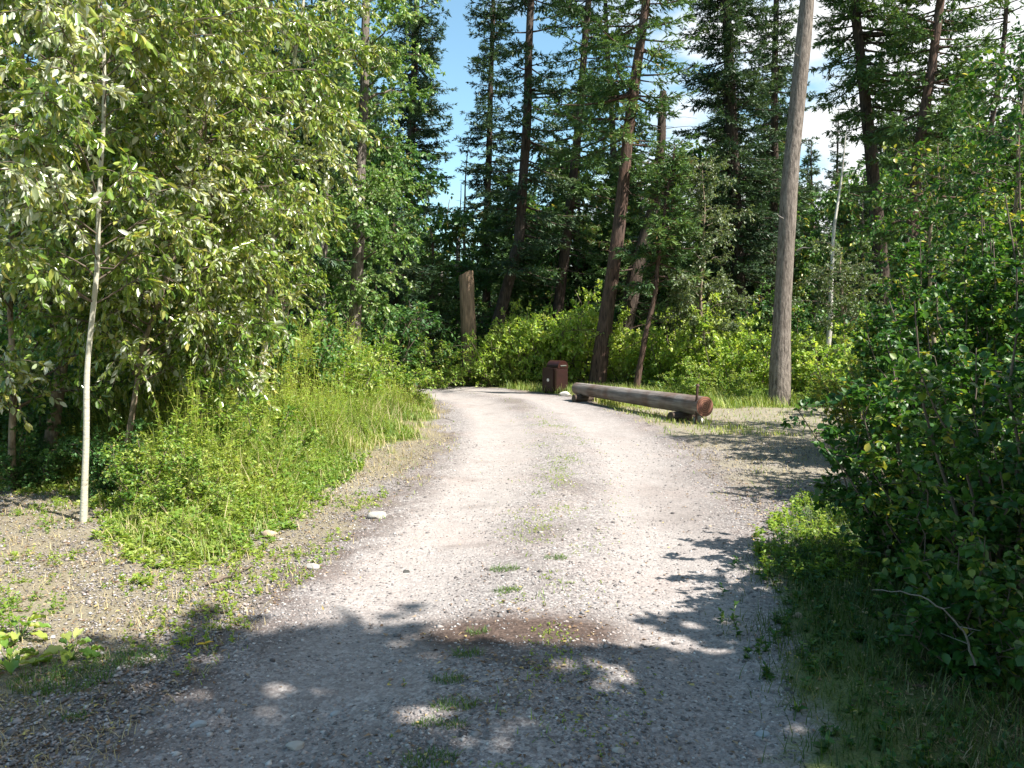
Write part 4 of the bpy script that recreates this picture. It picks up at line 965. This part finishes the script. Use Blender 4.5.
for px, py, w, lb in TU:
    p = gnd(px, py); m_ = int(220 * (w / .1) ** 1.2)
    a = rg.uniform(0, 6.28, m_); r_ = w * np.sqrt(rg.uniform(0, 1, m_)) * .8; x = p[0] + np.cos(a) * r_ * 1.3; y = p[1] + np.sin(a) * r_ * .8
    z0 = float(hgt(p[0], p[1])); P = np.stack([x - p[0], y - p[1], hgt(x, y) - z0], -1)
    V, Q = blades(P, rg.uniform(.012, .045, m_) * (w / .1) ** .4, np.full(m_, .0035), rg, 1.2)
    tag(obj('grass_tuft', mesh_np('grass_tuft', V, Q, M['green_grass'], rnd=np.repeat(rg.uniform(0, 1, m_), 2)), loc=(p[0], p[1], z0)), lb, 'grass tuft')
# broad-leaved weed lower left
def big_weed(px, py, lb, nl, L, seed):
    r = np.random.default_rng(seed); p = gnd(px, py); z0 = float(hgt(p[0], p[1])); a = np.arange(nl) * 2.4 + r.uniform(-.3, .3, nl)
    el = r.uniform(.15, 1.25, nl); st = L * r.uniform(.25, .9, nl)
    O = np.stack([np.cos(a), np.sin(a), np.zeros(nl)], -1)
    s5 = np.linspace(0, 1, 5)
    S = O[:, None] * (st * np.cos(el))[:, None, None] * s5[None, :, None] + np.array([0, 0, 1.]) * ((st * np.sin(el))[:, None] * s5)[..., None]
    Vs, Qs = tubes(S, np.full((nl, 1), .0025) * (1 - .4 * s5)[None], 5)
    vv, qq, rr = [Vs], [Qs], [np.full(len(Qs), .2)]; o = len(Vs)
    for i in range(nl):
        u = np.linspace(0, 1, 9); ln = L * r.uniform(.45, .95); wd = ln * .25 * (np.sin(np.clip(u * .93 + .07, 0, 1) * pi) ** .75)
        e2 = el[i] * .6 - .1; d_ = np.array([cos(a[i]) * cos(e2), sin(a[i]) * cos(e2), sin(e2)]); s_ = np.array([-sin(a[i]), cos(a[i]), r.uniform(-.4, .4)])
        mid = S[i, -1] + d_[None] * (ln * u)[:, None] + np.array([0, 0, -1]) * (ln * .45 * u ** 2)[:, None]; mid[:, 2] = np.maximum(mid[:, 2], .004 + .02 * r.uniform())
        wv = .006 * np.sin(u * 14 + r.uniform(0, 6))[:, None] * np.array([0, 0, 1])
        rows = np.stack([mid - s_ * wd[:, None] + [0, 0, .014] + wv, mid, mid + s_ * wd[:, None] + [0, 0, .014] - wv], 1)
        vv.append(rows.reshape(-1, 3)); k_, j_ = np.meshgrid(np.arange(8), np.arange(2), indexing='ij'); b_ = (k_ * 3 + j_).ravel()
        qq.append(np.stack([b_, b_ + 1, b_ + 4, b_ + 3], -1) + o); o += 27; rr.append(np.full(16, r.uniform(.1, 1)))
    tag(obj('broad_leaved_weed', mesh_np('broad_leaved_weed', np.concatenate(vv), np.concatenate(qq), M['herb_leaf'], rnd=np.concatenate(rr), smooth=True), loc=(p[0], p[1], z0)), lb, 'weed')
big_weed(10, 670, 'broad-leaved green weed at the left edge of the stony clearing', 20, .13, 1)
big_weed(72, 660, 'broad-leaved weed with upright leaves, right of the one at the left edge', 16, .12, 2)
big_weed(20, 640, 'yellowish broad-leaved weed behind the two green ones', 16, .12, 3)
big_weed(140, 583, 'small reddish-green weed on the stones below the slim pale sapling', 12, .07, 4)
# yellow fallen leaf
p = gnd(203, 650); z0 = float(hgt(p[0], p[1]))
lv, lq, lr = leaves(np.array([[-.04, 0, .02], [0, .01, .022]]), np.array([[1, .2, .05], [.8, .5, .1]]), np.array([[0, 0, 1.], [.2, 0, 1]]), np.array([.06, .05]), np.array([.03, .022]), LEAF_OVATE, np.array([.5, .5]))
M['yellow'] = plain_mat('yellow_leaf', (.60, .38, .02), .6, .2)
tag(obj('fallen_leaf', mesh_np('fallen_leaf', lv, lq, M['yellow']), loc=(p[0], p[1], z0)), 'bright yellow fallen leaf on the gravel at lower left', 'leaf')

# ------------------------------------------------------------------ the log, its blocks, the iron rod
import bmesh
def log_mats():
    m, nt, out = new_mat('weathered_log')
    L = nt.links.new
    tc = nt.nodes.new('ShaderNodeTexCoord'); mp = nt.nodes.new('ShaderNodeMapping'); mp.inputs['Scale'].default_value = (20, 20, 1.2); L(tc.outputs['Object'], mp.inputs[0])
    n = nd(nt, 'ShaderNodeTexNoise', Scale=1.2, Detail=6.0, Roughness=.65); L(mp.outputs[0], n.inputs['Vector'])
    n2 = nd(nt, 'ShaderNodeTexNoise', Scale=1.6, Detail=3.0); L(tc.outputs['Object'], n2.inputs['Vector'])
    a = ramp(nt, n.outputs[0], [(.3, (.055, .038, .03)), (.7, (.22, .15, .12))]); b = ramp(nt, n.outputs[0], [(.3, (.09, .08, .075)), (.7, (.32, .285, .265))])
    f = ramp(nt, n2.outputs[0], [(.36, (0, 0, 0)), (.54, (1, 1, 1))])
    x = nt.nodes.new('ShaderNodeMix'); x.data_type = 'RGBA'; L(f.outputs[0], x.inputs[0]); L(a.outputs[0], x.inputs[6]); L(b.outputs[0], x.inputs[7])
    p = nt.nodes.new('ShaderNodeBsdfPrincipled'); p.inputs['Roughness'].default_value = .85; L(x.outputs[2], p.inputs['Base Color'])
    bp = nt.nodes.new('ShaderNodeBump'); bp.inputs['Strength'].default_value = .7; bp.inputs['Distance'].default_value = .02; L(n.outputs[0], bp.inputs['Height']); L(bp.outputs[0], p.inputs['Normal'])
    L(p.outputs[0], out.inputs[0])
    m2, nt, out = new_mat('sawn_log_end'); L = nt.links.new
    tc = nt.nodes.new('ShaderNodeTexCoord'); w = nd(nt, 'ShaderNodeTexWave', Scale=9.0, Distortion=2.0, Detail=3.0); w.wave_type = 'RINGS'; w.rings_direction = 'Z'
    L(tc.outputs['Object'], w.inputs['Vector'])
    n = nd(nt, 'ShaderNodeTexNoise', Scale=7.0, Detail=4.0); L(tc.outputs['Object'], n.inputs['Vector'])
    a = ramp(nt, w.outputs[0], [(.2, (.12, .05, .035)), (.8, (.27, .12, .07))]); f = ramp(nt, n.outputs[0], [(.5, (0, 0, 0)), (.64, (1, 1, 1))])
    x = nt.nodes.new('ShaderNodeMix'); x.data_type = 'RGBA'; L(f.outputs[0], x.inputs[0]); L(a.outputs[0], x.inputs[6]); x.inputs[7].default_value = (.10, .035, .025, 1)
    p = nt.nodes.new('ShaderNodeBsdfPrincipled'); p.inputs['Roughness'].default_value = .8; L(x.outputs[2], p.inputs['Base Color']); L(p.outputs[0], out.inputs[0])
    return m, m2
LM, LE = log_mats()
A = at(577, 388.5, 18.2); B = at(705, 406.5, 13.6)
Lv = B - A; LL = np.linalg.norm(Lv)
from mathutils import Vector
def logthing(name, label, cat, p0, p1, r0, r1, m, me_, seed, ns=28, K=24, endname='sawn_end'):
    ax = p1 - p0; LL = np.linalg.norm(ax)
    root = empty(name, p0, label, cat)
    root.rotation_mode = 'QUATERNION'; root.rotation_quaternion = Vector(ax).to_track_quat('Z', 'X')
    z = np.linspace(0, LL, K); P = np.stack([np.zeros(K), np.zeros(K), z], -1)
    V, Q = tubes(P[None], np.linspace(r0, r1, K)[None], ns)
    ang = np.tile(np.arange(ns) / ns * 2 * pi, K); zz = np.repeat(z, ns)
    dd_ = 1 + .09 * (fbm(np.cos(ang) * 1.5 + 5, np.sin(ang) * 1.5 + zz * 1.1, seed) - .5)
    V[:, :2] *= dd_[:, None]
    obj('log_body', mesh_np('log_body', V, Q, m, smooth=True), root)
    for e, off_ in ((0, -.001), (1, .001)):
        ring = V[:ns] if e == 0 else V[-ns:]
        rings = [ring * [s, s, 1] + [0, 0, (.006 * (1 - s)) * (1 if e else -1)] for s in (1, .66, .33)] + [np.array([[0, 0, ring[0, 2] + (.006 if e else -.006)]])]
        Ve = np.vstack(rings) + [0, 0, off_]; q_ = []
        for rr_ in range(2):
            for s in range(ns):
                s2 = (s + 1) % ns; q_.append([rr_ * ns + s, rr_ * ns + s2, (rr_ + 1) * ns + s2, (rr_ + 1) * ns + s])
        for s in range(0, ns): q_.append([2 * ns + s, 2 * ns + (s + 1) % ns, 3 * ns, 3 * ns])
        q4 = np.array(q_[:2 * ns]); 
        bm = bmesh.new(); vs = [bm.verts.new(c) for c in Ve]
        for f_ in q_[:2 * ns]: bm.faces.new([vs[k2] for k2 in f_])
        for f_ in q_[2 * ns:]: bm.faces.new([vs[k2] for k2 in f_[:3]])
        mm = bpy.data.meshes.new(endname); bm.to_mesh(mm); bm.free(); mm.materials.append(me_); obj(endname, mm, root)
    return root
logthing('log', 'long weathered log barrier raised on blocks beside the road, red-brown sawn end', 'log', A, B, .135, .172, LM, LE, 3)
uu = Lv / LL; sd_ = norm(np.array([uu[1], -uu[0], 0]))
def block(t, label, half, r, dz):
    c = A + Lv * t; zt = c[2] - (.135 + .035 * t) * .9; z0 = float(hgt(c[0], c[1]))
    r = max((zt - z0) / 2 + .035, .05); c = np.array([c[0], c[1], zt - r + .02])
    logthing('support_block', label, 'log block', c - sd_ * half, c + sd_ * half, r, r * .97, M['pine_bark'], M['cut_dark'], int(t * 100), 14, 6)
block(.075, 'dark round block propping the far end of the long log', .26, .08, 0)
block(.88, 'dark round block propping the near sawn end of the long log', .30, .1, 0)
# iron rod
p = at(696, 420, 13.75); z0 = float(hgt(p[0], p[1])); top = at(697, 384, 13.75)
hgt_rod = top[2] - z0; pr = np.array([[0, 0, -.1], [0, 0, hgt_rod * .5], [.015, 0, hgt_rod]])
pr, _ = resample(pr, 8)
M['rust'] = plain_mat('rusty_iron', (.08, .045, .035), .75, .4, 25, .3)
root = empty('iron_rod', (p[0] - .03, p[1] - .14, z0), 'rusty iron rod standing against the near end of the log', 'rod')
obj('shaft', mesh_np('shaft', *tubes(pr[None], np.full((1, 8), .022), 10), M['rust'], smooth=True), root)
cap, _ = resample(np.array([[.015, 0, hgt_rod - .03], [.015, 0, hgt_rod + .012]]), 3); cv = tubes(cap[None], np.array([[.034, .034, .012]]), 10); obj('rod_head', mesh_np('rod_head', *cv, M['rust'], smooth=True), root)

# ------------------------------------------------------------------ the brown steel bin
def boxbm(bm, c, s, bev=.01):
    r = bmesh.ops.create_cube(bm, size=1)
    for v_ in r['verts']: v_.co = Vector((v_.co.x * s[0] + c[0], v_.co.y * s[1] + c[1], v_.co.z * s[2] + c[2]))
    if bev: bmesh.ops.bevel(bm, geom=list({e for v_ in r['verts'] for e in v_.link_edges}), offset=bev, segments=2, affect='EDGES')
def bmobj(name, bm, mat, parent, smooth=False):
    me = bpy.data.meshes.new(name); bm.to_mesh(me); bm.free(); me.materials.append(mat)
    if smooth:
        for p_ in me.polygons: p_.use_smooth = True
    return obj(name, me, parent)
M['brown_steel'] = plain_mat('brown_painted_steel', (.022, .006, .006), .45, .25, 6)
M['brown_lid'] = plain_mat('brown_painted_lid', (.032, .009, .008), .35, .25, 6)
M['white_label'] = plain_mat('white_sticker', (.75, .75, .72), .5, .05)
M['grey_metal'] = plain_mat('galvanised_metal', (.45, .45, .45), .35, .2, 20, .8)
p = gnd(555, 393); z0 = float(hgt(p[0], p[1]))
bn = empty('steel_bin', (p[0], p[1], z0), 'dark red-brown steel rubbish bin with a domed hood beside the road', 'bin', rz=radians(38))
bm = bmesh.new(); boxbm(bm, (0, 0, .34), (.50, .44, .60), .015); bmobj('bin_body', bm, M['brown_steel'], bn)
bm = bmesh.new()      # hood: an arch over the right-hand part, run from front to back
K = 14; prof = [(-.10, .638)] + [(.075 - .175 * cos(a_), .665 + .165 * sin(a_)) for a_ in np.linspace(.05, pi - .05, K)] + [(.25, .638)]
va = [bm.verts.new((x_, -.222, z_)) for x_, z_ in prof]; vb = [bm.verts.new((x_, .215, z_)) for x_, z_ in prof]
bm.faces.new(va[::-1]); bm.faces.new(vb)
for k_ in range(len(prof)):
    k2 = (k_ + 1) % len(prof); bm.faces.new([va[k_], va[k2], vb[k2], vb[k_]])
bmesh.ops.recalc_face_normals(bm, faces=bm.faces); bmobj('hood', bm, M['brown_lid'], bn)
bm = bmesh.new(); boxbm(bm, (.075, -.232, .70), (.20, .02, .03), .006); bmobj('chute_handle', bm, M['grey_metal'], bn)
bm = bmesh.new(); boxbm(bm, (0, -.226, .33), (.44, .014, .50), .004); bmobj('door', bm, M['brown_steel'], bn)
bm = bmesh.new(); bmesh.ops.create_cone(bm, cap_ends=True, segments=20, radius1=.042, radius2=.042, depth=.006)
import mathutils
bmesh.ops.rotate(bm, verts=bm.verts, cent=(0, 0, 0), matrix=mathutils.Matrix.Rotation(pi / 2, 3, 'Y')); bmesh.ops.translate(bm, verts=bm.verts, vec=(-.2545, -.02, .34)); bmobj('round_sticker', bm, M['white_label'], bn)
for sx in (-1, 1):
    for sy in (-1, 1):
        bm = bmesh.new(); boxbm(bm, (sx * .20, sy * .17, .0), (.06, .06, .09), .006); bmobj('foot', bm, M['brown_steel'], bn)

# ------------------------------------------------------------------ sky, sun, camera
SUN_EL, SUN_AZ = 52, 120     # azimuth clockwise from +Y
w = bpy.data.worlds.new('World'); sc.world = w; w.use_nodes = True; nt = w.node_tree; nt.nodes.clear(); L = nt.links.new
out = nt.nodes.new('ShaderNodeOutputWorld'); bg = nt.nodes.new('ShaderNodeBackground'); bg.inputs[1].default_value = .10
sky = nt.nodes.new('ShaderNodeTexSky'); sky.sky_type = 'NISHITA'; sky.sun_disc = False; sky.sun_elevation = radians(SUN_EL); sky.sun_rotation = radians(SUN_AZ)
sky.air_density = 1.0; sky.dust_density = .6; sky.ozone_density = 1.2
tc = nt.nodes.new('ShaderNodeTexCoord'); mp = nt.nodes.new('ShaderNodeMapping'); mp.inputs['Scale'].default_value = (1, 1, 2.2); mp.inputs['Location'].default_value = (.35, 0, .2)
L(tc.outputs['Generated'], mp.inputs[0])
n = nd(nt, 'ShaderNodeTexNoise', Scale=2.1, Detail=7.0, Roughness=.55); L(mp.outputs[0], n.inputs['Vector'])
sx = nt.nodes.new('ShaderNodeSeparateXYZ'); L(tc.outputs['Generated'], sx.inputs[0])
ma = nt.nodes.new('ShaderNodeMath'); ma.operation = 'MULTIPLY_ADD'; L(sx.outputs[0], ma.inputs[0]); ma.inputs[1].default_value = .85; L(n.outputs[0], ma.inputs[2])
mz = nt.nodes.new('ShaderNodeMath'); mz.operation = 'MULTIPLY_ADD'; L(sx.outputs[2], mz.inputs[0]); mz.inputs[1].default_value = -.30; L(ma.outputs[0], mz.inputs[2])
rp = ramp(nt, mz.outputs[0], [(.50, (0, 0, 0)), (.59, (1, 1, 1))])
mx = nt.nodes.new('ShaderNodeMix'); mx.data_type = 'RGBA'; L(rp.outputs[0], mx.inputs[0]); tn = nt.nodes.new('ShaderNodeMix'); tn.data_type = 'RGBA'; tn.blend_type = 'MULTIPLY'; tn.inputs[0].default_value = 1.0; L(sky.outputs[0], tn.inputs[6]); tn.inputs[7].default_value = (.92, 1.10, 1.0, 1)
L(tn.outputs[2], mx.inputs[6]); mx.inputs[7].default_value = (5.2, 5.3, 5.4, 1)
L(mx.outputs[2], bg.inputs[0]); L(bg.outputs[0], out.inputs[0])
sun = bpy.data.lights.new('sun', 'SUN'); sun.energy = 5; sun.angle = radians(.53); sun.color = (1, .95, .87)
so = bpy.data.objects.new('sun', sun); COL.objects.link(so)
az, el = radians(SUN_AZ), radians(SUN_EL)
to = Vector((sin(az) * cos(el), cos(az) * cos(el), sin(el))); so.rotation_mode = 'QUATERNION'; so.rotation_quaternion = to.to_track_quat('Z', 'Y'); so.location = (20, 0, 30)
cam = bpy.data.cameras.new('camera'); co = bpy.data.objects.new('camera', cam); COL.objects.link(co); sc.camera = co
cam.sensor_width = 36; cam.lens = 36 * F / 1024; cam.clip_end = 2000; cam.clip_start = .05
co.location = (0, 0, CH); co.rotation_euler = (pi / 2 - TH, 0, 0)
sc.render.engine = 'CYCLES'
cy_ = sc.cycles; cy_.max_bounces = 7; cy_.diffuse_bounces = 4; cy_.glossy_bounces = 2; cy_.transmission_bounces = 4; cy_.transparent_max_bounces = 4
cy_.caustics_reflective = False; cy_.caustics_refractive = False; cy_.sample_clamp_indirect = 4
cy_.use_denoising = True
sc.view_settings.view_transform = 'Standard'; sc.view_settings.look = 'None'; sc.view_settings.exposure = 1.3; sc.view_settings.gamma = 1
